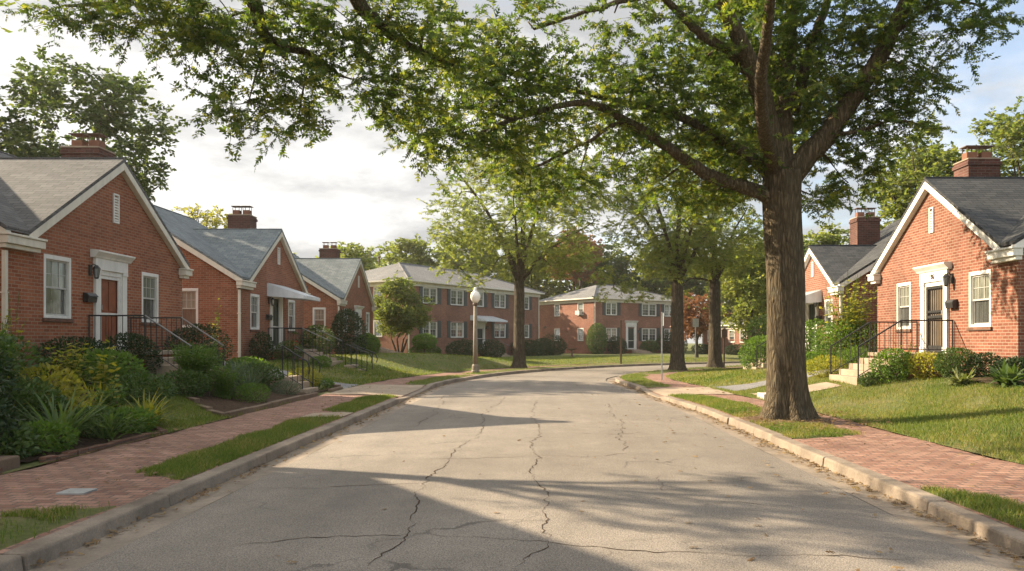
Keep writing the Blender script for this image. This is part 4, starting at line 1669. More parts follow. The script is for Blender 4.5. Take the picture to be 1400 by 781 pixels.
# ------------------------------------------------------------------ the big oak by the right kerb
def big_oak():
    bx, by = 4.72, 15.2
    root = thing('oak_tree', (bx, by, ground_z(bx, by) - .02), 'big oak with thick trunk and spreading limbs beside the right kerb, nearest tree', 'tree', 'street oaks along the kerbs')
    w = Wood()
    w.trunk([(bx, by, .05), (bx - .02, by, 1.2), (bx - .04, by, 2.6), at(1070, 290, 15.2), at(1070, 236, 15.2)], .345, .36, 1.8, 40, 1.0)
    L = lambda *q: [at(*p) for p in q]
    f0 = (1070, 262, 15.2)
    w.limb(L(f0, (1087, 232, 15.2), (1130, 185, 15.1), (1180, 115, 14.9), (1215, 55, 14.7), (1245, -10, 14.4), (1290, -90, 14)), .27, .09, 12, wob=.01)
    w.limb(L((1068, 262, 15.2), (1070, 150, 15.5), (1078, 60, 15.8), (1084, 0, 15.8), (1095, -110, 16), (1100, -230, 16)), .25, .06, 12, wob=.01)
    w.limb(L((1066, 262, 15.2), (1048, 160, 15), (1032, 100, 14.6), (1008, 50, 14.2), (985, 0, 13.8), (955, -80, 13.2)), .25, .08, 12, wob=.01)
    w.limb(L((1070, 262, 15.3), (1060, 120, 16.3), (1042, 20, 17.2), (1030, -80, 18)), .2, .06, 10, wob=.01)
    w.limb(L((1085, 150, 15.6), (1110, 60, 16), (1140, -30, 16.4), (1160, -150, 16.5)), .13, .05, 9, wob=.01)
    # two long limbs over the street
    w.limb(L((1062, 285, 15.2), (1040, 264, 15.1), (975, 242, 14.8), (930, 213, 14.5), (880, 180, 14.1), (825, 148, 13.6), (785, 141, 13.2), (700, 164, 12.5), (640, 192, 12)), .16, .022, 12, wob=.008)
    w.limb(L((1064, 262, 15.2), (1040, 226, 15.2), (985, 190, 15), (910, 152, 14.7), (850, 140, 14.4), (760, 120, 13.8), (660, 122, 13)), .145, .022, 12, wob=.008)
    w.limb(L((1040, 120, 14.8), (1000, 75, 14.5), (965, 52, 14.1), (930, 20, 13.7), (900, -5, 13.3), (860, 0, 12.9), (810, 14, 12.6), (730, 40, 12.3)), .11, .02, 9, wob=.008)
    w.limb(L((860, 172, 14), (840, 170, 13.8), (800, 195, 13.6), (740, 225, 13.4), (700, 240, 13.2)), .05, .015, 7, wob=.01)
    w.limb(L((700, 164, 12.5), (660, 150, 12.2), (610, 150, 12), (570, 170, 11.8)), .035, .012, 6, wob=.01)
    w.limb(L((760, 120, 13.8), (690, 95, 13), (640, 90, 12.5), (600, 110, 12.2)), .04, .012, 6, wob=.01)
    w.limb(L((1060, 235, 15.2), (1040, 150, 12.8), (1050, 20, 11), (1060, -120, 9.6)), .15, .04, 9, wob=.01)
    w.limb(L((1130, 185, 15.1), (1170, 180, 14.8), (1220, 165, 14.6), (1260, 170, 14.4)), .05, .012, 6)
    w.limb(L((1215, 55, 14.7), (1270, 10, 14.3), (1330, 5, 14), (1360, 30, 13.9)), .05, .012, 6)
    clumps = [(1352, 20, 13.9, .42), (1325, 45, 14, .42), (1300, 8, 14, .3), (1225, 25, 14.6, .85), (1240, 92, 14.6, .6), (1265, 125, 14.5, .35), (1195, 62, 15.2, .9),
              (1190, 140, 15, .75), (1232, 172, 14.6, .5), (1150, 165, 15.6, .75), (1150, 90, 16, .95), (1192, 205, 15, .5), (1140, 228, 15.4, .5), (1160, 250, 15.4, .32), (1112, 268, 15.4, .45),
              (1112, 115, 14.8, .65), (1120, 40, 15, .95), (1055, 55, 16.2, 1.0), (1095, 185, 16.2, .7), (1010, 130, 16, .9), (1020, 50, 15.4, .9), (1000, 190, 16.2, .8),
              (950, 140, 15.2, .9), (960, 212, 15.2, .65), (1012, 238, 15.8, .6), (975, 262, 15.6, .5), (1030, 205, 14.6, .55), (900, 108, 14.8, .75), (880, 205, 15, .7), (905, 248, 15.2, .45),
              (845, 158, 14.1, .65), (842, 226, 15, .5), (800, 120, 13.6, .75), (775, 172, 13.8, .65), (790, 244, 14.4, .45), (742, 108, 13, .7), (722, 160, 12.8, .6), (742, 216, 13.4, .5),
              (690, 105, 12.6, .7), (662, 160, 12.3, .6), (640, 108, 12.2, .65), (690, 205, 12.8, .5), (625, 190, 12.1, .45), (592, 168, 11.8, .45), (572, 190, 11.7, .3), (690, 60, 12.3, .5),
              (625, 55, 12, .6), (722, 30, 12.4, .45), (840, 18, 12.9, .45), (865, 95, 14.2, .45), (925, 35, 13.8, .55), (960, 95, 14.8, .6), (985, 22, 14.8, .75),
              (762, 262, 14.2, .42), (725, 262, 13.6, .3), (1012, 268, 16.2, .5), (940, 262, 15.6, .35), (875, 140, 14.4, .6), (930, 175, 14.9, .6), (1060, 130, 15.9, .6),
              (1100, -40, 15.5, 1.2), (1000, -60, 15, 1.2), (1190, -60, 14.8, 1.1), (900, -50, 13.8, .9), (1290, -60, 14, .8), (1050, -150, 15.5, 1.3), (1150, -150, 15.3, 1.2), (950, -140, 14, 1.1),
              (1060, -60, 10.5, .9), (1030, -230, 12, 1.2), (1120, -250, 15, 1.3), (1040, -60, 17.3, 1.2), (1200, -190, 14.5, .9)]
    cs, rs, tw = [], [], []
    for px, py, y, r in clumps:
        c = at(px, py, y)
        w.reach(c, r)
        cs.append(c)
        rs.append((r * 1.05, r * 1.15, r * .8))
        tw.append(int((60 if px < 780 else 74) * r ** 1.7) + 8)
    for c, r in (((5.4, 20.0, 7.4), .9), ((4.9, 21.2, 6.7), .8), ((6.4, 20.6, 8.3), .9), ((5.8, 19.0, 6.2), .6), ((4.6, 19.6, 8.4), .9), ((5.6, 21.8, 7.6), .8), ((6.6, 19.4, 7.2), .7)):
        w.reach(c, r)
        cs.append(np.array(c))
        rs.append((r, r, r * .8))
        tw.append(int(130 * r ** 1.7))
    P, X, N, S, a, b = sprays(cs, rs, tw, 13, .5, .155, .8, .12, nj=.95)
    w.extra.append(sticks(a, b, .006))
    for c in cs:   # inner twigs
        pass
    w.build(root, 'bark')
    # yellow green leaves grow more common towards the lower crown
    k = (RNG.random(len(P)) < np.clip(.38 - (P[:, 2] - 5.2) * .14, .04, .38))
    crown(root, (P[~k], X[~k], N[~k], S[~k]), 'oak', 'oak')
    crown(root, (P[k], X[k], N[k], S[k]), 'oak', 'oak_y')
    return root


big_oak()


def near_oak():
    """oak standing on the left verge beside the camera; its boughs hang into the top of the picture"""
    bx, by = -4.32, 3.6
    root = thing('oak_tree', (bx, by, ground_z(bx, by) - .02), 'oak whose leafy boughs hang into the upper left of the picture', 'tree', 'street oaks along the kerbs')
    w = Wood()
    w.trunk([(bx, by, .05), (bx, by, 1.5), (bx + .03, by + .05, 3), (bx + .05, by + .1, 4.6)], .36, .34, 1.6)
    L = lambda *q: [at(*p) for p in q]
    top = np.array([bx + .05, by + .1, 4.4])
    w.limb([top, (-4.2, 5.2, 6.2), (-3.9, 7.3, 7.0), at(330, -60, 9.2), at(348, 5, 9.6), at(368, 55, 9.9), at(425, 75, 10.2), at(470, 105, 10.4)], .2, .02, 10, wob=.008)
    w.limb([top, (-3.7, 5.4, 6.4), (-3.0, 7.4, 7.2), at(470, -30, 9.4), at(520, 35, 10), at(565, 65, 10.4), at(620, 90, 10.8)], .2, .02, 10, wob=.008)
    w.limb([top, (-5.4, 5.0, 6.6), (-6.0, 7.2, 6.9), at(150, -20, 9.6), at(90, 8, 10)], .15, .015, 9, wob=.008)
    w.limb([top, (-4.5, 3.8, 7), (-4.3, 4.4, 10.5), (-4, 5, 12.5)], .22, .05, 10)
    w.limb([top, (-3.2, 3.2, 6.6), (-1.6, 3.6, 8.6), (-.2, 4.6, 9.6)], .18, .04, 9)
    w.limb(L((368, 55, 9.9), (352, 95, 9.8), (340, 140, 9.8)), .025, .008, 5)
    w.limb(L((425, 75, 10.2), (415, 120, 10.2), (408, 160, 10.2)), .022, .008, 5)
    clumps = [(78, 12, 10, .22), (105, 22, 10, .28), (160, 20, 9.9, .3), (200, 28, 9.8, .28), (235, 35, 9.8, .3), (275, 38, 9.7, .34), (262, 8, 9.7, .35), (310, 25, 9.6, .4), (335, 70, 9.7, .35),
              (300, 75, 9.7, .18), (385, 25, 9.8, .42), (392, 82, 9.9, .36), (352, 112, 9.8, .34), (326, 146, 9.8, .26), (302, 138, 9.8, .15), (372, 165, 9.9, .26), (420, 130, 10.1, .32), (408, 168, 10.1, .2), (448, 60, 10.1, .42),
              (486, 108, 10.3, .38), (480, 30, 9.9, .4), (522, 62, 10.2, .45), (540, 122, 10.5, .36), (582, 90, 10.5, .42), (590, 28, 10.3, .42), (532, 152, 10.5, .22), (560, 135, 10.6, .3), (622, 118, 10.8, .34), (640, 60, 10.7, .4), (436, 8, 9.8, .4), (545, 10, 10.1, .45), (300, 0, 9.5, .35), (190, 0, 9.7, .3)]
    cs, rs, tw = [], [], []
    for px, py, y, r in clumps:
        c = at(px, py, y)
        w.reach(c, r, .007)
        cs.append(c)
        rs.append((r * 1.15, r * 1.3, r * .85))
        tw.append(int(92 * r ** 1.7) + 5)
    for c, r in [((-5.2, 6.5, 8.6), 1.0), ((-3.2, 7.5, 8.8), 1.0), ((-4.2, 5, 11), 1.3), ((-1.5, 5, 9.5), 1.0), ((-6.4, 5, 8.4), .9), ((-4, 3, 9.4), 1.2), ((-2, 2.8, 8), .8), ((-5.5, 3.2, 11), 1.1)]:
        w.reach(c, r)
        cs.append(np.array(c))
        rs.append((r, r, r * .8))
        tw.append(int(55 * r ** 1.7))
    P, X, N, S, a, b = sprays(cs, rs, tw, 12, .42, .135, .75, .2, nj=.9)
    w.extra.append(sticks(a, b, .005))
    w.build(root, 'bark')
    k = RNG.random(len(P)) < .3
    crown(root, (P[~k], X[~k], N[~k], S[~k]), 'oak', 'oak')
    crown(root, (P[k], X[k], N[k], S[k]), 'oak', 'oak_y')


near_oak()


def tree(name, label, x, y, fork, top, rx, trunk_r, leafmat, n=26, ry=None, size=.14, twigs=30, per=11, low=None, group=None, kind='quad', limbs=5, bark='bark_grey', flare=1.5, lean=(0, 0), cat='tree', multi=1, seed=0, extra=(), gap=.0, tl=.6, z0=None, shape=1.0, rf=(.23, .37)):
    rng = np.random.default_rng(1000 + seed)
    zg = ground_z(x, y) if z0 is None else z0
    root = thing(name, (x, y, zg - .03), label, cat, group)
    ry = ry or rx
    twigs, size = twigs * 1.5, size * 1.25
    w = Wood()
    low = low if low is not None else fork
    cz, hz = (top + low) / 2, (top - low) / 2
    fx, fy = x + lean[0], y + lean[1]
    if multi == 1:
        w.trunk([(x, y, zg - .05), (x + lean[0] * .3, y + lean[1] * .3, zg + (fork - zg) * .4), (fx, fy, fork)], trunk_r, trunk_r * .8, flare, 20, .8)
    else:
        for k in range(multi):
            a = 2 * PI * k / multi + rng.uniform(-.4, .4)
            w.limb([(x + .08 * math.cos(a), y + .08 * math.sin(a), zg - .05), (x + .3 * math.cos(a), y + .3 * math.sin(a), zg + (fork - zg) * .5), (x + .6 * math.cos(a), y + .6 * math.sin(a), fork + .2)], trunk_r * .6, trunk_r * .35, 8)
    f = np.array([fx, fy, fork])
    if limbs:
        w.limb([f - (0, 0, .3), f + (rng.normal() * .2, rng.normal() * .2, (top - fork) * .35), f + (rng.normal() * .4, rng.normal() * .4, (top - fork) * .8)], trunk_r * .62, .03, 9, wob=.02)
    for k in range(limbs):
        a = 2 * PI * (k + rng.uniform(-.25, .25)) / limbs
        rise = rng.uniform(.25, .75)
        e = np.array([fx + math.cos(a) * rx * .78, fy + math.sin(a) * ry * .78, fork + (top - fork) * rise])
        m = f * .55 + e * .45 + np.array([0, 0, (e[2] - fork) * .12])
        s = f + np.array([0, 0, rng.uniform(-.25, .5) * min(1, trunk_r * 3)])
        w.limb([s, m, e], trunk_r * rng.uniform(.36, .5), .025, 8, wob=.015)
    cs, rs, tw = [], [], []
    tries = 0
    while len(cs) < n and tries < 4000:
        tries += 1
        u = norm(rng.normal(size=3))
        q = rng.uniform(.35, 1.0) ** .55
        wz = u[2] * q
        taper = 1 - shape * .28 * max(0, wz) - .1 * max(0, -wz)
        c = np.array([fx + u[0] * q * rx * .86 * taper, fy + u[1] * q * ry * .86 * taper, cz + wz * hz * .86])
        r = rx * rng.uniform(*rf)
        if any(np.linalg.norm(c - o) < .62 * (r + s[0] / 1.1) * .8 for o, s in zip(cs, rs)):
            continue
        cs.append(c)
        rs.append(np.array((r * 1.1, r * 1.1, r * .72)))
        tw.append(max(4, int(twigs * rng.uniform(.7, 1.3))))
    for ex in extra:
        cs.append(np.array(ex[:3], float))
        rs.append(np.array((ex[3], ex[3], ex[3] * .7)))
        tw.append(int(twigs * .8))
    for c in cs:
        w.reach(c, .3, .015)
    P, X, N, S, a, b = sprays(cs, rs, tw, per, tl, size, .6, .1, rng)
    w.extra.append(sticks(a, b, .006))
    w.build(root, bark)
    crown(root, (P, X, N, S), kind, leafmat)
    return root


G = 'street oaks along the kerbs'
tree('oak_tree', 'tall street oak behind the lamp post on the left verge at the bend', -1.13, 44.0, 4.9, 13.9, 5.3, .34, 'tree_pale', 62, low=4.4, size=.165, twigs=25, rf=(.18, .3), group=G, limbs=7, seed=1,
     extra=[(-4.6, 42.5, 5.6, 1.0), (-5.2, 44, 7.4, 1.2), (-3.6, 43, 4.9, .7), (1.6, 43, 6, 1.0)], kind='oak')
tree('oak_tree', 'street oak right of centre, with the slim metal sign pole standing before it', 6.95, 40.3, 4.6, 12.2, 4.0, .36, 'tree_pale', 44, low=4.3, size=.165, twigs=21, rf=(.19, .31), group=G, limbs=6, seed=2,
     extra=[(3.6, 39.2, 4.3, .8), (2.9, 39.6, 5.4, .9), (4.6, 38.8, 3.9, .6), (1.9, 40, 6.6, .8)], kind='oak')
tree('oak_tree', 'darker street oak with low left limb, farthest trunk on the right verge', 9.75, 44.4, 4.9, 11.0, 3.2, .37, 'tree_pale', 36, low=4.6, size=.165, twigs=20, rf=(.19, .31), group=G, limbs=6, seed=3, kind='oak',
     extra=[(7.6, 43.6, 4.2, .6)])

# smaller garden and background trees
tree('ornamental_tree', 'small bushy multi stemmed tree between the third cottage and the apartment block', -9.5, 54, 1.5, 6.3, 2.0, .14, 'tree_mid', 30, low=1.3, size=.13, twigs=40, multi=4, limbs=0, seed=4, tl=.4)
tree('garden_tree', 'leafy green garden tree with pale leaning trunk right of the farthest street oak', 13.9, 52, 2.2, 9.2, 2.5, .14, 'tree_pale', 34, low=1.9, size=.16, twigs=36, limbs=5, seed=5, z0=.35)
tree('garden_tree', 'small tree with pinkish rust foliage between two oak trunks', 12.6, 64, 1.7, 5.6, 2.1, .13, 'rust', 22, low=1.8, size=.15, twigs=26, limbs=5, seed=6)
tree('garden_tree', 'dark full tree filling the gap left of the thick oak trunk', 17.6, 58, 1.8, 9.5, 3.0, .22, 'tree_dark', 34, low=1.6, size=.2, twigs=34, limbs=5, seed=7, z0=.3)
tree('backyard_tree', 'tall dark tree rising behind the roof of the cottage at far left', -21.8, 38, 5, 15.6, 4.6, .4, 'tree_dark', 44, low=6.5, size=.2, twigs=24, limbs=8, seed=8, rf=(.17, .27), group='backyard trees behind the left cottages', extra=[(-18.6, 37.4, 9.4, 1.1), (-17.7, 37.2, 11.2, 1.0)])
tree('backyard_tree', 'tall loose crowned tree at the left edge behind the first cottage', -27.5, 36, 5, 15.5, 4.0, .4, 'tree_mid', 36, low=8, size=.2, twigs=22, limbs=8, seed=9, rf=(.17, .27), group='backyard trees behind the left cottages')
tree('backyard_tree', 'sparse yellowish tree top showing above the long roof of the awning cottage', -22, 52, 5, 11.4, 1.9, .2, 'lime', 12, low=7, size=.16, twigs=12, limbs=5, seed=10, group='backyard trees behind the left cottages')
tree('backyard_tree', 'round tree behind the chimney of the third cottage', -18.5, 76, 4, 10.9, 3.6, .3, 'tree_pale', 30, low=4, size=.26, twigs=30, limbs=5, seed=11, group='backyard trees behind the left cottages')
tree('backyard_tree', 'light green tree behind the left end of the lamp post apartment block', -15, 92, 5, 13.8, 4.2, .3, 'tree_pale', 32, low=5, size=.3, twigs=30, limbs=5, seed=12, group='trees beyond the apartment blocks')
tree('backyard_tree', 'pale broad tree rising above the middle of the lamp post apartment roof', -8.5, 96, 5, 16.0, 4.6, .3, 'tree_pale', 36, low=5, size=.3, twigs=32, limbs=5, seed=13, group='trees beyond the apartment blocks')
tree('backyard_tree', 'tall tree filling the gap between the two apartment blocks', -1, 104, 5, 17.5, 5.0, .3, 'tree_mid', 36, low=4, size=.32, twigs=34, limbs=5, seed=14, group='trees beyond the apartment blocks')
tree('backyard_tree', 'rust tinged tree above the left slope of the far apartment roof', 4.4, 97, 6, 15.6, 3.6, .3, 'rust', 30, low=8, size=.26, twigs=28, limbs=5, seed=15, group='trees beyond the apartment blocks')
tree('backyard_tree', 'dark tree close behind the ridge of the far apartment block', 8.5, 106, 5, 15.0, 4.8, .3, 'tree_dark', 36, low=4, size=.32, twigs=34, limbs=5, seed=16, group='trees beyond the apartment blocks')
tree('backyard_tree', 'dark green tree behind the right end of the far apartment block', 17.5, 104, 5, 16.0, 5.0, .3, 'tree_dark', 36, low=3, size=.32, twigs=34, limbs=5, seed=17, group='trees beyond the apartment blocks')
tree('backyard_tree', 'yellow green tree behind the low brick house at far right', 26, 98, 5, 14.0, 4.8, .3, 'tree_pale', 34, low=2.5, size=.32, twigs=34, limbs=5, seed=18, group='trees beyond the apartment blocks')
tree('backyard_tree', 'tree showing between the thick oak trunk and the gable of the awning cottage at right', 22.5, 62, 4, 10.9, 3.0, .3, 'tree_pale', 28, low=3, size=.24, twigs=30, limbs=5, seed=19)
tree('backyard_tree', 'tall green tree rising left of the sunlit cottage chimney', 19.6, 41, 5, 12.9, 3.0, .3, 'tree_mid', 34, low=5.5, size=.19, twigs=24, limbs=6, seed=20, rf=(.18, .3), group='backyard trees behind the right cottages', extra=[(17.9, 41, 7.8, .9), (18.4, 41, 9.4, .8)])
tree('backyard_tree', 'tall green tree at the right edge behind the sunlit cottage', 25.5, 42, 5, 14.8, 3.8, .3, 'tree_mid', 40, low=6, size=.19, twigs=24, limbs=6, seed=21, rf=(.18, .3), group='backyard trees behind the right cottages')

tree('yard_tree', 'leafy yard tree between the first two left cottages, outside the frame, dappling the road', -13.7, 14.6, 6.0, 9.7, 2.3, .2, 'tree_mid', 15, low=7.3, ry=1.7, lean=(2.3, -.55), size=.13, twigs=10, limbs=6, seed=44)

# ring of far trees that close the view: copies of two of them
src = tree('distant_tree', 'far green tree among the distant trees closing the view', -48, 112, 4, 14, 6.0, .35, 'tree_mid', 30, low=2, size=.42, twigs=26, limbs=4, seed=30, group='distant trees closing the view', z0=.2)
spots = [(-36, 108, 1.0), (-27, 118, 1.1), (-19, 126, 1.0), (-10, 132, 1.1), (-1, 134, 1.05), (9, 132, 1.0), (19, 130, 1.1), (29, 122, 1.0), (38, 112, 1.0), (47, 102, 1.1), (56, 90, 1.0), (34, 84, .8), (40, 72, .85), (30, 70, .7), (-40, 92, .9), (-58, 100, 1.0), (-44, 76, .85)]
for i, (x, y, k) in enumerate(spots):
    r = src.copy()
    COL.objects.link(r)
    r.location = (x, y, ground_z(x, y) if abs(x) < 60 else .2)
    r.scale = (k, k, k * random.uniform(.9, 1.1))
    r.rotation_euler = (0, 0, i * 1.9)
    for ch in src.children:
        c = ch.copy()
        COL.objects.link(c)
        c.parent = r


# ------------------------------------------------------------------ shrubs and garden plants
def shrub(label, x, y, rx, ry, h, mat='shrub', n=900, size=.06, kind='quad', name='shrub', group=None, lump=.22, seed=0, base=None, cat='shrub', zoff=0.0, up=.3):
    rng = np.random.default_rng(int(abs(x * 131 + y * 17) * 10) + seed)
    z0 = ground_z(x, y) + zoff
    n, size = int(n * 2.1), size * 1.12
    u = norm(rng.normal(size=(n, 3)))
    lob = norm(rng.normal(size=(9, 3)))
    amp = rng.uniform(-.6, 1, 9)
    bump = sum(a * np.exp(-3.5 * (1 - u @ l)) for a, l in zip(amp, lob))
    rad = (1 + lump * bump) * (.72 + .28 * rng.random(n) ** .5)
    inner = rng.random(n) < .3
    rad[inner] *= rng.uniform(.35, .85, inner.sum())
    c = np.array([0, 0, h * .5])
    P = c + u * rad[:, None] * np.array([rx, ry, h * .52])
    P[:, 2] = np.maximum(P[:, 2], .02)
    X = norm(u + rng.normal(size=(n, 3)) * .6 + np.array([0, 0, up]))
    N = u * .6 + np.array([0, 0, .7]) + rng.normal(size=(n, 3)) * .5
    S = size * rng.uniform(.6, 1.3, n)
    root = thing(name, (x, y, z0 - .01), label, cat, group)
    link('foliage', leaves_mesh('foliage', P, X, N, S, kind), mat, root)
    m = 14
    a = np.zeros((m, 3)) + rng.normal(size=(m, 3)) * np.array([rx * .12, ry * .12, 0])
    a[:, 2] = -.02
    b = P[rng.integers(0, n, m)]
    v, i, cn = sticks(a, b, .012)
    link('stem', raw_mesh('stem', v, cn, i), 'bark_grey', root)
    return root


def blades(label, x, y, n, ln, w, mat, spread=.6, name='clump', cat='plant', group=None, arch=.55, base_r=.12, zoff=0.0, seg=5, seed=0, tipw=.0):
    """clump of arching strap leaves"""
    rng = np.random.default_rng(int(abs(x * 77 + y * 31) * 10) + seed)
    z0 = ground_z(x, y) + zoff
    az = rng.uniform(0, 2 * PI, n)
    L = ln * rng.uniform(.55, 1.15, n)
    tilt = rng.uniform(.05, spread, n)
    bend = arch * rng.uniform(.4, 1.6, n)
    t = np.linspace(0, 1, seg + 1)
    ang = tilt[:, None] + bend[:, None] * t[None, :] * 1.5
    dl = L[:, None] / seg
    rr = np.cumsum(np.sin(ang) * dl, 1) - np.sin(ang[:, :1]) * dl
    zz = np.cumsum(np.cos(ang) * dl, 1) - np.cos(ang[:, :1]) * dl
    br = base_r * np.sqrt(rng.random(n))
    ba = rng.uniform(0, 2 * PI, n)
    cx = br * np.cos(ba)
    cy = br * np.sin(ba)
    dx, dy = np.cos(az), np.sin(az)
    wd = w * rng.uniform(.7, 1.2, n)[:, None] * np.minimum(1, 3.2 * (1.02 - t))[None, :] * (.7 + .3 * np.sin(np.minimum(1, t * 1.6) * PI / 2))[None, :]
    V = np.zeros((n, seg + 1, 2, 3))
    for k, sg in ((0, -1), (1, 1)):
        V[:, :, k, 0] = cx[:, None] + dx[:, None] * rr - dy[:, None] * wd * sg / 2
        V[:, :, k, 1] = cy[:, None] + dy[:, None] * rr + dx[:, None] * wd * sg / 2
        V[:, :, k, 2] = np.maximum(zz, .01)
    fl = []
    for i in range(seg):
        fl += [2 * i, 2 * i + 1, 2 * i + 3, 2 * i + 2]
    idx = (np.arange(n)[:, None] * (2 * (seg + 1)) + np.array(fl)[None]).ravel()
    me = raw_mesh(name, V.reshape(-1, 3), np.full(n * seg, 4), idx, True)
    o = link(name, me, mat, None, (x, y, z0 - .01))
    return tag(o, label, cat, group)


def stalks(label, x, y, n, h, mat, size=.1, per=12, spread=.25, name='tall_plant', cat='plant', kind='oval', zoff=0.0, group=None, seed=0):
    rng = np.random.default_rng(int(abs(x * 53 + y * 91) * 10) + seed)
    z0 = ground_z(x, y) + zoff
    root = thing(name, (x, y, z0 - .01), label, cat, group)
    w = MB()
    P, X, N, S = [], [], [], []
    for k in range(n):
        a = rng.uniform(0, 2 * PI)
        b = np.array([rng.normal() * .12, rng.normal() * .12, 0])
        hh = h * rng.uniform(.6, 1.1)
        lean = spread * rng.uniform(.2, 1)
        e = b + np.array([math.cos(a) * lean * hh, math.sin(a) * lean * hh, hh])
        m = (b + e) / 2 + np.array([-math.cos(a), -math.sin(a), 0]) * lean * hh * .15
        pts = smooth_line([b, m, e], 5)
        w.tube(pts, [.009 * (1 - .6 * i / len(pts)) for i in range(len(pts))], 4)
        for j in range(per):
            t = .15 + .85 * (j + rng.random() * .6) / per
            i = min(len(pts) - 1, int(t * (len(pts) - 1)))
            q = 2.4 * j + rng.random()
            P.append(pts[i] + rng.normal(size=3) * .012)
            X.append(np.array([math.cos(q), math.sin(q), rng.uniform(-.1, .7)]))
            N.append(np.array([0, 0, 1]) + rng.normal(size=3) * .4)
            S.append(size * rng.uniform(.6, 1.2) * (1.15 - .4 * t))
    link('foliage', leaves_mesh('foliage', np.array(P), np.array(X), np.array(N), np.array(S), kind), mat, root)
    w.build('stem', 'fern', root, Frame((x, y), (1, 0), (0, 1)), uvmode=False)
    o = root.children[-1]
    for ch in root.children:
        if ch.name.startswith('stem'):
            ch.location = (0, 0, z0 - .01) if False else (0, 0, 0)
            for v in ch.data.vertices:
                v.co.z += z0 - .01
    return root
# ---- the shady bed at left, from the camera outwards
GB = 'plants of the garden beds at left'
shrub('dark leafy mound at the very left edge, nearest plant of the bed', -7.15, 9.6, .75, .7, .85, 'shrub_d', 1500, .075, 'oval')
shrub('low dark leafy mound behind the squared brown stone block', -6.75, 9.9, .42, .5, .42, 'shrub', 900, .06, 'oval')
shrub('low green mound at the pavement right of the squared stone block', -6.62, 10.5, .38, .55, .4, 'fern', 900, .055, 'oval')
shrub('tall dark bush at the left edge behind the front mound', -8.3, 10.9, .8, .8, 1.25, 'shrub_d', 1700, .08, 'oval')
shrub('green leafy bush under the yellow shoots at left edge', -8.7, 12.3, .75, .7, 1.05, 'shrub', 1400, .08, 'oval')
blades('large arching clump of long green strap leaves at the front of the shady bed', -6.75, 11.2, 120, .95, .032, 'strap', .75, 'lily_clump')
blades('smaller clump of green strap leaves leaning over the pavement edge', -6.45, 11.9, 60, .7, .028, 'strap', .9, 'lily_clump')
shrub('dark green leafy mound between the strap leaf clumps and the yellow lily', -6.85, 12.1, .4, .45, .38, 'shrub', 900, .06, 'oval')
shrub('light green leafy patch at the foot of the yellow lily clump', -6.65, 12.8, .4, .4, .34, 'fern', 700, .07, 'oval')
blades('bright yellow green lily clump with upright shoots at the bed corner', -6.6, 13.4, 80, .72, .03, 'lime', .6, 'lily_clump')
blades('green lily clump drooping over the brick edging at the bed corner', -6.75, 13.9, 70, .68, .03, 'strap', .9, 'lily_clump')
blades('band of yellow green strap leaves in the middle of the shady bed', -7.6, 12.9, 110, .58, .032, 'lime', .8, 'lily_clump', base_r=.45)
blades('second band of yellow green strap leaves nearer the dark shrubs', -8.2, 14.2, 100, .6, .03, 'lime', .8, 'lily_clump', base_r=.5)
stalks('tall yellow green leafy stalk standing above the middle of the bed', -8.15, 14.9, 7, 1.2, 'lime', .2, 16, .14)
stalks('leafy yellow green stalks at left over the dark bush', -9.3, 13.2, 30, 1.4, 'lime', .15, 16, .4)
stalks('yellow green leafy stalks near the left corner of the cottage wall', -9.9, 14.6, 26, 1.3, 'lime', .14, 16, .4)
stalks('row of short yellow leafy stalks before the clipped dark shrubs', -8.9, 15.0, 28, 1.0, 'lime', .15, 14, .5)
stalks('yellow leafy stalks rising at the extreme left edge', -9.5, 14.0, 12, 1.75, 'lime', .12, 14, .2)
shrub('light yellow green leafy bush behind the left strap leaf clump', -7.9, 12.6, .55, .5, .8, 'lime', 700, .085, 'oval')  # this and the next two bushes added, bright leaves standing in for sun
shrub('light green bush between the yellow stalks and the clipped dark shrub', -8.9, 16.4, .6, .55, .75, 'fern', 1000, .075, 'oval')
shrub('light green leafy bush at left edge under the tall yellow stalks', -9.2, 12.9, .7, .6, 1.2, 'fern', 1100, .085, 'oval')
stalks('short pale green leafy stalks filling the corner of the first bed', -7.6, 14.0, 26, .6, 'fern', .12, 12, .5)
shrub('green leafy bush in the middle of the shady bed', -7.7, 11.7, .6, .6, .7, 'shrub', 1300, .07, 'oval')
shrub('green leafy bush behind the strap leaf bands', -8.0, 16.0, .6, .6, .55, 'shrub', 1000, .065, 'oval')
shrub('clipped dark green shrub under the first window of the large cottage', -10.2, 17.6, .62, 1.0, .78, 'shrub_d', 2200, .05)
shrub('clipped dark green shrub left of the front steps', -9.75, 18.9, .65, .55, 1.0, 'shrub_d', 2200, .05)
shrub('green leafy plants at the foot of the first cottage steps', -8.0, 18.0, .5, .5, .55, 'shrub', 900, .06, 'oval')
stalks('dark seed stalk plant beside the yellow lily', -7.6, 15.0, 3, .95, 'strap', .07, 14, .1)
# ---- second bed
stalks('feathery bright green bush beside the edging board', -8.15, 18.9, 120, 1.1, 'fern', .17, 26, .62, kind='slim', name='feathery_bush', cat='shrub')
stalks('smaller feathery green bush right of the tall feathery one', -7.45, 18.7, 80, .8, 'fern', .14, 24, .62, kind='slim', name='feathery_bush', cat='shrub')
stalks('feathery green bush at the back of the second bed before the dark round shrub', -8.8, 20.3, 80, .95, 'fern', .15, 24, .6, kind='slim', name='feathery_bush', cat='shrub')
blades('blue green grass clump with stiff fanning blades', -7.2, 19.6, 110, .95, .02, 'strap_b', .6, 'grass_clump', arch=.3)
blades('tuft of pale narrow blades behind the stiff grass clump', -7.9, 21.0, 100, 1.0, .014, 'strap_b', .5, 'grass_clump', arch=.5)
shrub('low green bush on the soil by the stone edging', -6.85, 19.0, .4, .45, .45, 'fern', 1100, .05, 'slim', up=.6)
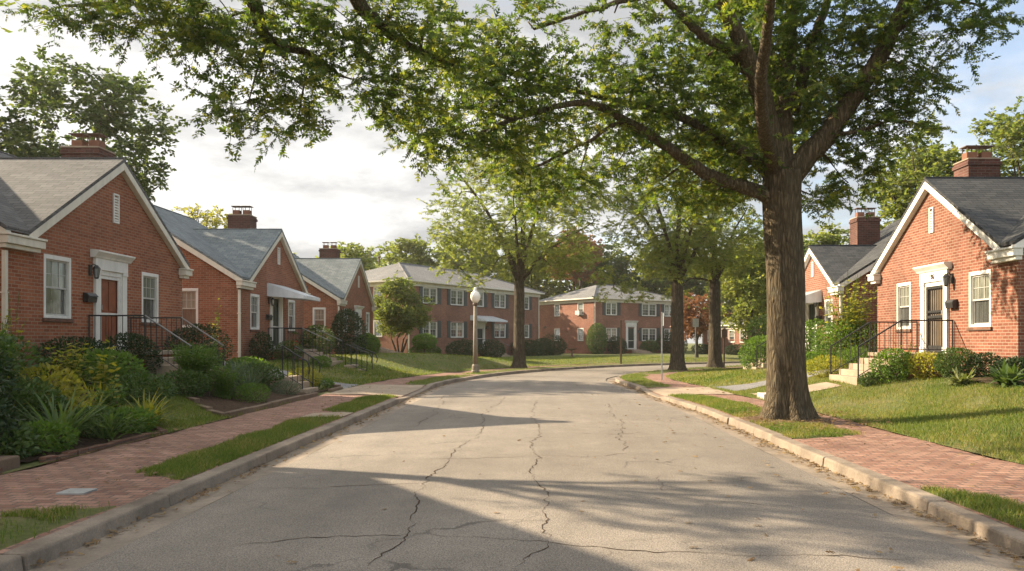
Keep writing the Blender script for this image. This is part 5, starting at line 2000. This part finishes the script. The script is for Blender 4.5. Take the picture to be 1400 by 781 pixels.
shrub('small grey green mound at the edging near the garden steps', -6.75, 21.2, .35, .4, .38, 'strap_b', 900, .045, 'slim', up=.5)
shrub('mid green bush left of the garden steps railing', -7.6, 21.6, .55, .5, .68, 'shrub', 1300, .06)
shrub('bright green round bush behind the garden steps', -8.5, 23.2, .6, .5, .62, 'fern', 1300, .06)
shrub('yellow green flowering bush by the driveway end of the bed', -7.1, 23.9, .5, .42, .55, 'lime', 1000, .055, 'oval')
shrub('low green bush at the corner of the bed beside the driveway', -6.7, 24.3, .38, .3, .32, 'fern', 600, .05)
blades('pale yellow leaf tuft at the edge of the soil near the driveway', -6.5, 23.7, 40, .3, .03, 'hosta', .9, 'hosta', arch=.8)
blades('whitish leaf tuft beside the garden steps', -6.9, 22.9, 50, .42, .02, 'hosta', .8, 'hosta', arch=.7)
shrub('large dark rounded shrub between the first and second cottage', -9.9, 22.9, .75, .95, 1.25, 'shrub_d', 2600, .055)
shrub('dark shrub right of the first cottage steps', -9.3, 21.9, .55, .5, .8, 'shrub', 1500, .055)
stalks('pale yellow sapling before the side wall of the awning cottage', -10.3, 25.0, 7, 2.15, 'lime', .13, 16, .16, cat='sapling', name='sapling')
shrub('dark upright shrub at the downspout of the awning cottage', -10.35, 29.7, .4, .45, 1.0, 'shrub_d', 1300, .055)
shrub('dark spreading shrub below the landing of the awning cottage', -9.8, 31.0, .5, .5, .7, 'shrub', 1000, .06)
shrub('low green plant by the steps of the awning cottage', -8.6, 31.2, .4, .4, .4, 'fern', 700, .055)
# ---- third cottage and the lawns at the bend
shrub('dark conical evergreen in front of the third cottage', -10.2, 42.0, .75, .8, 2.3, 'shrub_d', 2600, .09, lump=.35)
shrub('large dark shrub beside the steps of the awning cottage', -10.3, 36.6, .8, .7, 1.3, 'shrub', 1600, .08)
shrub('round yellow green bush on the lawn edge before the third cottage', -9.4, 43.6, .65, .6, 1.05, 'fern', 1500, .07)
shrub('clipped dark hedge along the front of the third cottage', -10.1, 46.8, .55, 1.7, 1.1, 'shrub_d', 2600, .07, name='hedge', cat='hedge')
shrub('low green bush before the little multi stemmed tree', -7.6, 53.0, 1.1, .6, .75, 'shrub', 1500, .08)
shrub('dark hedge under the first windows of the lamp post apartments', -6.0, 61.6, 1.3, .9, 1.35, 'shrub_d', 2200, .09, name='hedge', cat='hedge')
shrub('dark hedge left of the apartment entrance steps', -4.0, 65.2, 1.1, .8, 1.25, 'shrub_d', 1900, .09, name='hedge', cat='hedge')
shrub('dark hedge right of the apartment entrance steps', -.9, 70.6, 1.2, .9, 1.35, 'shrub_d', 2000, .09, name='hedge', cat='hedge')
shrub('dark rounded hedge behind the trunk of the left street oak', .3, 73.2, 1.1, .9, 1.5, 'shrub_d', 1900, .09, name='hedge', cat='hedge')
shrub('big dark arching shrub between the two apartment blocks', 1.4, 74.5, 1.1, .9, 1.6, 'shrub_d', 1900, .09, lump=.35)
shrub('dark low shrub left of the big arching shrub', -1.6, 74.0, 1.2, .9, 1.3, 'shrub_d', 1600, .09)
shrub('tall egg shaped evergreen at the corner of the far apartment block', 5.75, 80.4, 1.05, 1.0, 3.0, 'shrub', 3200, .1, lump=.1)
shrub('dark shrub left of the far apartment door', 8.0, 82.3, 1.0, .8, 1.6, 'shrub_d', 1600, .1)
shrub('shrub between the far apartment door and its triple window', 11.6, 84.6, 1.0, .8, 1.3, 'shrub', 1500, .1)
shrub('dark shrub under the right windows of the far apartment block', 13.7, 86.0, 1.2, .8, 2.0, 'shrub_d', 1600, .1)
shrub('rounded dark bush just right of the second oak trunk', 14.6, 84.0, .95, .9, 2.1, 'shrub_d', 1500, .1)
shrub('clipped low hedge left of the farthest oak trunk', 16.6, 80.5, 1.2, .6, .95, 'shrub_d', 1300, .09, name='hedge', cat='hedge')
shrub('clipped low hedge right of the farthest oak trunk', 18.8, 76.5, 1.0, .6, .95, 'shrub_d', 1200, .09, name='hedge', cat='hedge')
shrub('small clipped hedge end under the low brick house window', 20.0, 75.0, .7, .6, .9, 'shrub_d', 900, .09, name='hedge', cat='hedge')
# ---- right side
shrub('bright sunlit bush left of the thick oak trunk', 9.0, 32.2, .9, .8, 1.35, 'fern', 1900, .075, 'oval')
shrub('dark green bush behind the bright sunlit bush', 9.9, 35.0, .9, .9, 2.2, 'shrub', 1900, .09)
stalks('tall yellow green arching shrub between the two right cottages', 10.6, 27.3, 85, 2.95, 'lime', .17, 24, .45, name='arching_shrub', cat='shrub')
shrub('dense green base of foliage under the arching shrub', 10.6, 27.2, 1.15, .9, 1.5, 'fern', 2600, .075, 'oval')
shrub('green bush right of the oak trunk before the awning cottage', 10.0, 29.8, 1.0, .9, 1.6, 'fern', 2200, .075, 'oval')
shrub('low bright bush in the grass left of the arching shrub', 9.4, 27.0, .6, .5, .55, 'fern', 900, .06, 'oval')
shrub('light green fern patch left of the stone steps', 8.6, 24.0, .6, .5, .6, 'lime', 1000, .08, 'slim', up=.6)
shrub('fern patch against the far side of the stone steps', 9.6, 24.1, .55, .5, .75, 'fern', 1100, .08, 'slim', up=.6)
stalks('sprawling light green plant beside the landing', 9.35, 20.5, 20, .9, 'lime', .1, 14, .5)
shrub('light green bush beside the near side of the stone steps', 8.95, 20.3, .5, .45, .85, 'fern', 900, .06, 'oval')
shrub('small dark bush at the foot of the stone steps', 8.4, 20.35, .22, .22, .3, 'shrub', 400, .045)
shrub('yellowish bush below the landing of the sunlit cottage', 9.7, 19.9, .38, .38, .6, 'lime', 700, .06, 'oval')
shrub('rounded dark green box bush under the right window', 9.95, 19.0, .5, .48, .72, 'shrub', 1900, .045)
shrub('dark bush beside the box bush against the sunlit wall', 10.35, 18.5, .35, .35, .55, 'shrub_d', 900, .05)
blades('variegated hosta with pale edged leaves in the bed of the sunlit cottage', 9.45, 17.85, 110, .42, .07, 'hosta', .9, 'hosta', arch=.75)
blades('dark green broad leaved hosta at the right edge', 9.75, 16.6, 110, .62, .085, 'strap', .9, 'hosta', arch=.75)
shrub('low dark plants at the near corner of the sunlit cottage', 10.4, 17.4, .4, .4, .5, 'shrub_d', 800, .06, 'oval')
shrub('green bush at the right edge against the cottage corner', 11.2, 16.9, .5, .4, .8, 'shrub', 900, .06, 'oval')


# clipped ball on a stem
def topiary():
    x, y = -8.0, 53.6
    p = at(580, 496, 50)
    x, y = p[0], 50.0
    r = shrub('clipped round topiary ball on a thin stem before the apartments', x, y, .78, .75, .92, 'fern', 2600, .06, lump=.06, zoff=.5, name='topiary', cat='topiary')
    mb = MB()
    z = ground_z(x, y)
    mb.tube([(x, y, z - .05), (x + .03, y, z + .4), (x, y, z + .9)], .06, 8)
    mb.build('stem', 'bark_grey', r)


topiary()

# ------------------------------------------------------------------ grass blades, fallen leaves
def grass(name, pts, h, w, mat, rng):
    n = len(pts)
    a = rng.uniform(0, 2 * PI, n)
    l = rng.uniform(0, 2 * PI, n)
    hh = h * rng.uniform(.45, 1.25, n)
    ww = w * rng.uniform(.7, 1.3, n)
    d = np.stack([np.cos(a), np.sin(a), np.zeros(n)], 1)
    lean = np.stack([np.cos(l), np.sin(l), np.zeros(n)], 1) * (hh * rng.uniform(.1, .9, n))[:, None]
    V = np.zeros((n, 5, 3))
    V[:, 0] = pts - d * ww[:, None] / 2
    V[:, 1] = pts + d * ww[:, None] / 2
    m = pts + lean * .35
    m[:, 2] += hh * .6
    V[:, 2] = m + d * ww[:, None] * .4
    V[:, 3] = m - d * ww[:, None] * .4
    V[:, 4] = pts + lean
    V[:, 4, 2] += hh
    fl = np.array([0, 1, 2, 3, 3, 2, 4])
    idx = (np.arange(n)[:, None] * 5 + fl[None]).ravel()
    counts = np.tile([4, 3], n)
    me = raw_mesh(name, V.reshape(-1, 3), counts, idx)
    return tag(link(name, me, mat), kind='stuff')


rg = np.random.default_rng(5)
pts_g, pts_d = [], []
for side, s0, s1, f0, wid, zf in VERGES:
    dens = lambda s: 3600 if s < 12 else (2000 if s < 23 else (500 if s < 36 else 130))
    s = s0
    while s < s1:
        wv = max(.02, wid(s + .1))
        k = int(dens(s) * .2 * wv)
        ss = rg.uniform(s, min(s + .2, s1), k)
        dd = rg.uniform(.02, wv, k) + np.where(rg.random(k) < .1, np.abs(rg.normal(size=k)) * .05, 0)
        for a, b in zip(ss, dd):
            d = f0(a) + side * b
            if side > 0 and math.hypot(*(np.array(sd2xy(a, d)) - (4.72, 15.2))) < .62 + .5 * rg.random() ** 2:
                continue
            x, y = sd2xy(a, d)
            nz = math.sin(a * 1.7 + b * 3) + math.sin(a * 4.1 - b * 5)
            if s < 7.5 and side < 0 and nz < .35 and rg.random() < .9:
                continue
            p = (x, y, zf(a, d, x, y))
            (pts_d if rg.random() < ((.5 + .3 * nz) if (side > 0 and 11 < a < 16.5) else .2 + .14 * nz) else pts_g).append(p)
        s += .2
grass('verge_grass', np.array(pts_g), .062, .007, 'grass', rg)
grass('verge_dry_grass', np.array(pts_d), .06, .007, 'grass_dry', rg)

near_g, near_d, far_g, far_d = [], [], [], []


def lawn_pts(side, s0, s1, d0, d1, dens, A, B):
    area = (s1 - s0) * (d1 - d0)
    for _ in range(int(area * dens)):
        s = rg.uniform(s0, s1)
        d = rg.uniform(d0, d1)
        lo = SWL if side < 0 else sw_r1(s)
        if d < lo + .01:
            if d < lo - .06 or rg.random() < .75:
                continue
        x, y = sd2xy(s, side * d)
        if any(inside(b, x, y) for b in BEDS) or any(inside(q, x, y) for q in WALKS):
            continue
        if side > 0 and (x > 10.75 and y < 36):
            continue
        nz = math.sin(x * 1.1 + .5) * math.sin(y * .8) + .5 * math.sin(x * 3.3 - y * 2.1)
        if nz > .4 and rg.random() < .6:
            continue
        p = (x, y, ground_z(x, y))
        (B if rg.random() < (.5 + .36 * nz) * (1 if side > 0 else .6) else A).append(p)


lawn_pts(1, 7.0, 16, 5.4, 10.8, 1500, near_g, near_d)
lawn_pts(1, 16, 26, 5.2, 10.8, 900, near_g, near_d)
lawn_pts(1, 26, 46, 4.0, 11, 260, far_g, far_d)
lawn_pts(-1, 12.5, 20, 6.0, 10.6, 1500, near_g, near_d)
lawn_pts(-1, 24, 34, 6.0, 11, 500, far_g, far_d)
lawn_pts(-1, 34, 62, 5.6, 20, 120, far_g, far_d)
grass('lawn_grass', np.array(near_g), .07, .008, 'grass', rg)
grass('lawn_dry_grass', np.array(near_d), .06, .008, 'grass_dry', rg)
grass('far_lawn_grass', np.array(far_g), .08, .02, 'grass', rg)
grass('far_lawn_dry_grass', np.array(far_d), .07, .02, 'grass_dry', rg)

P = []
for _ in range(2200):     # along the gutters
    side = rg.choice([-1, 1], p=[.4, .6])
    s = rg.uniform(4.5, 32)
    d = (din(s) if side > 0 else KT) - abs(rg.normal()) * .11 - .01
    x, y = sd2xy(s, side * d)
    P.append((x, y, .012))
for _ in range(260):     # scattered over the road
    s = rg.uniform(5, 34)
    d = rg.uniform(-3.3, 3.3) if rg.random() < .35 else rg.uniform(1.2, 3.2)
    x, y = sd2xy(s, d)
    P.append((x, y, .036))
for _ in range(1700):     # around the oak's foot and on the pavements
    if rg.random() < .6:
        a, r = rg.uniform(0, 2 * PI), rg.uniform(.5, 1.7)
        x, y = 4.72 + r * math.cos(a), 15.2 + r * math.sin(a) * 1.4
        if xy2sd(x, y)[1] < din(y) + .25:
            continue
    else:
        s = rg.uniform(5.5, 26)
        x, y = sd2xy(s, rg.choice([-1, 1]) * rg.uniform(4.1, 6.3))
    P.append((x, y, KH + (.035 if math.hypot(x - 4.72, y - 15.2) > 2.2 else rg.uniform(.05, .1))))
P = np.array(P)
n = len(P)
az = rg.uniform(0, 2 * PI, n)
X = np.stack([np.cos(az), np.sin(az), rg.normal(size=n) * .15], 1)
N = np.array([0, 0, 1.0]) + rg.normal(size=(n, 3)) * .3
tag(link('fallen_leaves', leaves_mesh('fallen_leaves', P, X, N, rg.uniform(.03, .1, n), 'oak'), 'litter'), kind='stuff')

# ------------------------------------------------------------------ street furniture
def lamp_post():
    p = at(650, 511, 36.7)
    x, y = p[0], 36.7
    zg = ground_z(x, y)
    T = thing('street_lamp', (x, y, zg), 'cream acorn globe street lamp on a tapered concrete post at the left kerb', 'street lamp')
    b = MB()
    b.lathe([(.2, zg - .05), (.2, zg + .1), (.17, zg + .14), (.16, zg + .34), (.12, zg + .42)], x, y, 12)
    b.build('base', 'lamp_post', T, smooth=False)
    s = MB()
    s.lathe([(.115, zg + .421), (.105, zg + 1.4), (.085, zg + 3.12)], x, y, 12)
    s.build('post', 'lamp_post', T, smooth=True)
    c = MB()
    c.lathe([(.086, 3.22), (.13, 3.27), (.13, 3.32), (.1, 3.36)], x, y, 12)
    c.build('collar', 'rust_metal', T)
    g = MB()
    g.lathe([(.11, 3.361), (.2, 3.5), (.235, 3.62), (.225, 3.72), (.17, 3.84), (.1, 3.9)], x, y, 18)
    gl = g.build('globe', 'globe', T, smooth=True)
    f = MB()
    f.lathe([(.1, 3.901), (.085, 3.94), (.06, 3.97), (.075, 4.0), (.065, 4.05), (.02, 4.08)], x, y, 14)
    f.build('finial', 'globe', gl, smooth=True)


lamp_post()


def sign_pole(px, py, y, top, label, mat, w=.05, plate=None, rot=0.0, box=None):
    p = at(px, py, y)
    x = p[0]
    zg = ground_z(x, y)
    T = thing('sign_post', (x, y, zg), label, 'sign post')
    b = MB()
    # U-channel post
    b.box(x - w / 2, x + w / 2, y - .006, y + .006, zg - .1, top)
    b.box(x - w / 2, x - w / 2 + .01, y + .0065, y + .035, zg - .1, top)
    b.box(x + w / 2 - .01, x + w / 2, y + .0065, y + .035, zg - .1, top)
    b.build('post', mat, T)
    if plate:
        h, wd = plate
        m = MB()
        c, s = math.cos(rot), math.sin(rot)
        fr = Frame((x, y), (c, s), (-s, c))
        m.box(-wd / 2, wd / 2, -.03, -.026, top - h - .03, top - .03)
        m.build('plate', 'pole_metal', T, fr, bevel=.001)
    if box:
        m = MB()
        m.box(x - .16, x + .16, y - .1, y + .1, top - .5, top - .08)
        m.prism([(x - .19, top - .079), (x + .19, top - .079), (x, top + .04)], 'v', y - .12, y + .12)
        m.build('notice_box', 'rust_metal', T)


sign_pole(905, 518, 30.5, 2.72, 'slim grey metal sign pole with its sign seen edge on at the right kerb', 'pole_metal', plate=(.5, .36), rot=PI / 2 + .07)
sign_pole(849, 497, 50.5, 2.9, 'dark brown street post on the far verge before the second apartment block', 'rust_metal', .11)
sign_pole(951, 494, 56.5, 3.2, 'pale metal sign pole with sign back, left of the farthest oak trunk', 'pole_metal', .07, (.6, .45), .1)
sign_pole(990, 497, 46.0, 2.3, 'dark post with a small gabled notice box right of the farthest oak trunk', 'rust_metal', .09, box=True)


def birdbath():
    y = 66.0
    p = at(782, 490, y)
    x = p[0]
    z = ground_z(x, y)
    T = thing('birdbath', (x, y, z), 'small stone birdbath on the lawn before the sunlit apartment wall', 'birdbath')
    m = MB()
    m.lathe([(.22, z - .05), (.22, z + .06), (.12, z + .12), (.08, z + .3), (.1, z + .56), (.16, z + .6)], x, y, 12)
    m.build('pedestal', 'stone', T)
    m = MB()
    m.lathe([(.16, z + .601), (.38, z + .68), (.42, z + .74), (.38, z + .745), (.2, z + .69)], x, y, 16)
    m.build('bowl', 'stone', T)


birdbath()

# garden steps with small iron handrails at the pavement, left
def garden_steps(y, x0, n, run, label, w=1.15, zt=None):
    T = thing('garden_steps', (x0, y, KH), label, 'steps')
    s = MB()
    for i in range(n):
        xa = x0 - i * run
        z = KH + .17 * (i + 1)
        s.box(xa - run + .003, xa, y - w / 2, y + w / 2, -.1, z)
    s.build('step', 'concrete', T, bevel=.012)
    for sg in (-1, 1):
        r = MB()
        yy = y + sg * (w / 2 - .06)
        za, zb = KH + .17, KH + .17 * n
        xa, xb = x0 - .12, x0 - run * n + .06
        pts = [(xa + .16, yy, za + .42), (xa + .18, yy, za + .6), (xa + .1, yy, za + .78), (xa - .05, yy, za + .86), (xb, yy, zb + .86)]
        r.tube(smooth_line(pts, 4), .02, 6)
        r.tube([(xa - .02, yy, za + .1), (xb, yy, zb + .1)], .012, 5)
        for k in range(5):
            t = k / 4
            xx = lerp(xa - .02, xb, t)
            zz = lerp(za, zb, t)
            r.tube([(xx, yy, zz - .02), (xx, yy, zz + .85)], .018 if k in (0, 4) else .009, 5)
        r.build('handrail', 'iron', T)


garden_steps(22.65, -6.45, 3, .25, 'three concrete garden steps with iron handrail at the pavement before the awning cottage')
garden_steps(33.0, -6.9, 3, .36, 'concrete lawn steps with small iron handrail farther along the left pavement')

# red flower pot on the awning cottage landing
def flower_pot():
    x, y, z = -10.3, 33.55, 1.27
    T = thing('flower_pot', (x, y, z), 'red flower pot on the landing of the awning cottage', 'flower pot')
    m = MB()
    m.lathe([(.12, z + .001), (.17, z + .3), (.19, z + .3), (.19, z + .35), (.15, z + .35), (.14, z + .3)], x, y, 14)
    m.build('pot', 'terracotta', T)
    u = norm(RNG.normal(size=(230, 3)))
    Pq = np.array([0, 0, .48]) + u * np.array([.22, .22, .2])
    link('foliage', leaves_mesh('foliage', Pq, u, u + np.array([0, 0, .6]), RNG.uniform(.05, .1, 230), 'oval'), 'shrub', T)


flower_pot()

# ------------------------------------------------------------------ daylight
TO_SUN = Vector((-.906 * math.cos(math.radians(27.7)), .423 * math.cos(math.radians(27.7)), math.sin(math.radians(27.7)))).normalized()
sun = bpy.data.lights.new('sun', 'SUN')
sun.energy = 4.4
sun.angle = math.radians(.55)
sun.color = (1.0, .84, .62)
so = bpy.data.objects.new('sun', sun)
COL.objects.link(so)
so.location = (-30, 20, 40)
so.rotation_euler = TO_SUN.to_track_quat('Z', 'Y').to_euler()

wd = bpy.data.worlds.new('World')
SC.world = wd
wd.use_nodes = True
t = wd.node_tree
t.nodes.clear()
N_ = lambda k: t.nodes.new(k)
out, bg = N_('ShaderNodeOutputWorld'), N_('ShaderNodeBackground')
sky = N_('ShaderNodeTexSky')
sky.sky_type = 'NISHITA'
sky.sun_disc = False
sky.sun_elevation = math.radians(27.7)
sky.sun_rotation = math.atan2(-.906, .423)
sky.air_density = 1.0
sky.dust_density = 1.6
tc = N_('ShaderNodeTexCoord')


def wmath(op, a, b=None, c=None, clamp=False):
    nd = N_('ShaderNodeMath')
    nd.operation = op
    nd.use_clamp = clamp
    for s, v in zip(nd.inputs, (a, b, c)):
        if v is None:
            continue
        if isinstance(v, (int, float)):
            s.default_value = v
        else:
            t.links.new(v, s)
    return nd.outputs[0]


def wnoise(vec, scale, detail, rough, off=(0, 0, 0), sc=(1, 1, 1)):
    mp = N_('ShaderNodeMapping')
    mp.inputs['Location'].default_value = off
    mp.inputs['Scale'].default_value = sc
    t.links.new(vec, mp.inputs['Vector'])
    nd = N_('ShaderNodeTexNoise')
    nd.inputs['Scale'].default_value = scale
    nd.inputs['Detail'].default_value = detail
    nd.inputs['Roughness'].default_value = rough
    t.links.new(mp.outputs[0], nd.inputs['Vector'])
    return nd.outputs['Fac']


sep = N_('ShaderNodeSeparateXYZ')
t.links.new(tc.outputs['Generated'], sep.inputs[0])
# project the direction onto a cloud deck
den = wmath('ADD', wmath('MAXIMUM', sep.outputs[2], 0.0), .22)
cx_, cy_ = wmath('DIVIDE', sep.outputs[0], den), wmath('DIVIDE', sep.outputs[1], den)
cmb = N_('ShaderNodeCombineXYZ')
t.links.new(cx_, cmb.inputs[0])
t.links.new(cy_, cmb.inputs[1])
t.links.new(wmath('MULTIPLY', sep.outputs[2], 2.0), cmb.inputs[2])
f1 = wnoise(cmb.outputs[0], 1.35, 9, .58, (3.1, 1.7, 0))
f2 = wnoise(cmb.outputs[0], 1.5, 9, .6, (7.3, 2.2, 4))
# overcast towards the sun at left, broken to blue at right
side_ = wmath('MULTIPLY', sep.outputs[0], -.30)
cover = wmath('ADD', wmath('ADD', f1, side_), .10)
rm = N_('ShaderNodeMapRange')
rm.interpolation_type = 'SMOOTHSTEP'
rm.inputs['From Min'].default_value = .42
rm.inputs['From Max'].default_value = .60
t.links.new(cover, rm.inputs['Value'])
rp = N_('ShaderNodeValToRGB')
e = rp.color_ramp.elements
e[0].position, e[0].color = .42, (2.2, 2.23, 2.27, 1)
e[1].position, e[1].color = .57, (3.95, 3.9, 3.8, 1)
t.links.new(f2, rp.inputs['Fac'])
mx = N_('ShaderNodeMix')
mx.data_type = 'RGBA'
t.links.new(wmath('ADD', wmath('MULTIPLY', rm.outputs[0], .72), .28), mx.inputs[0])
t.links.new(sky.outputs[0], mx.inputs[6])
# clouds brightened overhead and behind the camera, out of view, to lift shade
bk = N_('ShaderNodeVectorMath')
bk.operation = 'SCALE'
t.links.new(rp.outputs[0], bk.inputs[0])
zen = N_('ShaderNodeMapRange')
zen.interpolation_type = 'SMOOTHSTEP'
zen.inputs['From Min'].default_value = .42
zen.inputs['From Max'].default_value = .95
zen.inputs['To Max'].default_value = .7
t.links.new(sep.outputs[2], zen.inputs['Value'])
t.links.new(wmath('ADD', wmath('ADD', 1.0, zen.outputs[0]), wmath('MULTIPLY', wmath('MAXIMUM', wmath('MULTIPLY', sep.outputs[1], -1.0), 0.0), .6)), bk.inputs['Scale'])
t.links.new(bk.outputs[0], mx.inputs[7])
t.links.new(mx.outputs[2], bg.inputs['Color'])
bg.inputs['Strength'].default_value = .085
t.links.new(bg.outputs[0], out.inputs['Surface'])

# ------------------------------------------------------------------ warm morning haze
hz = MB()
hz.box(-440, 440, -75, 440, -1.2, 23)
ho = hz.build('haze', None, uvmode=False)
hm = bpy.data.materials.new('haze_air')
hm.use_nodes = True
hm.node_tree.nodes.clear()
ha = hm.node_tree.nodes.new('ShaderNodeOutputMaterial')
hv = hm.node_tree.nodes.new('ShaderNodeVolumePrincipled')
hv.inputs['Color'].default_value = (1.0, .95, .86, 1)
hv.inputs['Density'].default_value = .0003
hv.inputs['Anisotropy'].default_value = .35
hm.node_tree.links.new(hv.outputs[0], ha.inputs['Volume'])
ho.data.materials.append(hm)
tag(ho, kind='stuff')

# ------------------------------------------------------------------ camera
cam = bpy.data.cameras.new('camera')
cam.sensor_width = 36
cam.lens = FPX / 1400 * 36
cam.shift_x = -(VX - 700) / 1400
cam.shift_y = (VY - 390.5) / 1400
cam.clip_start = .05
cam.clip_end = 1500
co = bpy.data.objects.new('camera', cam)
COL.objects.link(co)
co.location = (0, 0, EYE)
co.rotation_euler = (PI / 2, 0, 0)
SC.camera = co
SC.render.resolution_x, SC.render.resolution_y = 1024, 571
vs = SC.view_settings
vs.view_transform = 'Standard'
vs.look = 'None'
vs.exposure = 1.75
vs.gamma = 1
vs.use_curve_mapping = False
SC.cycles.max_bounces = 6
SC.cycles.diffuse_bounces = 3
SC.cycles.glossy_bounces = 2
SC.cycles.transmission_bounces = 3
SC.cycles.use_denoising = True
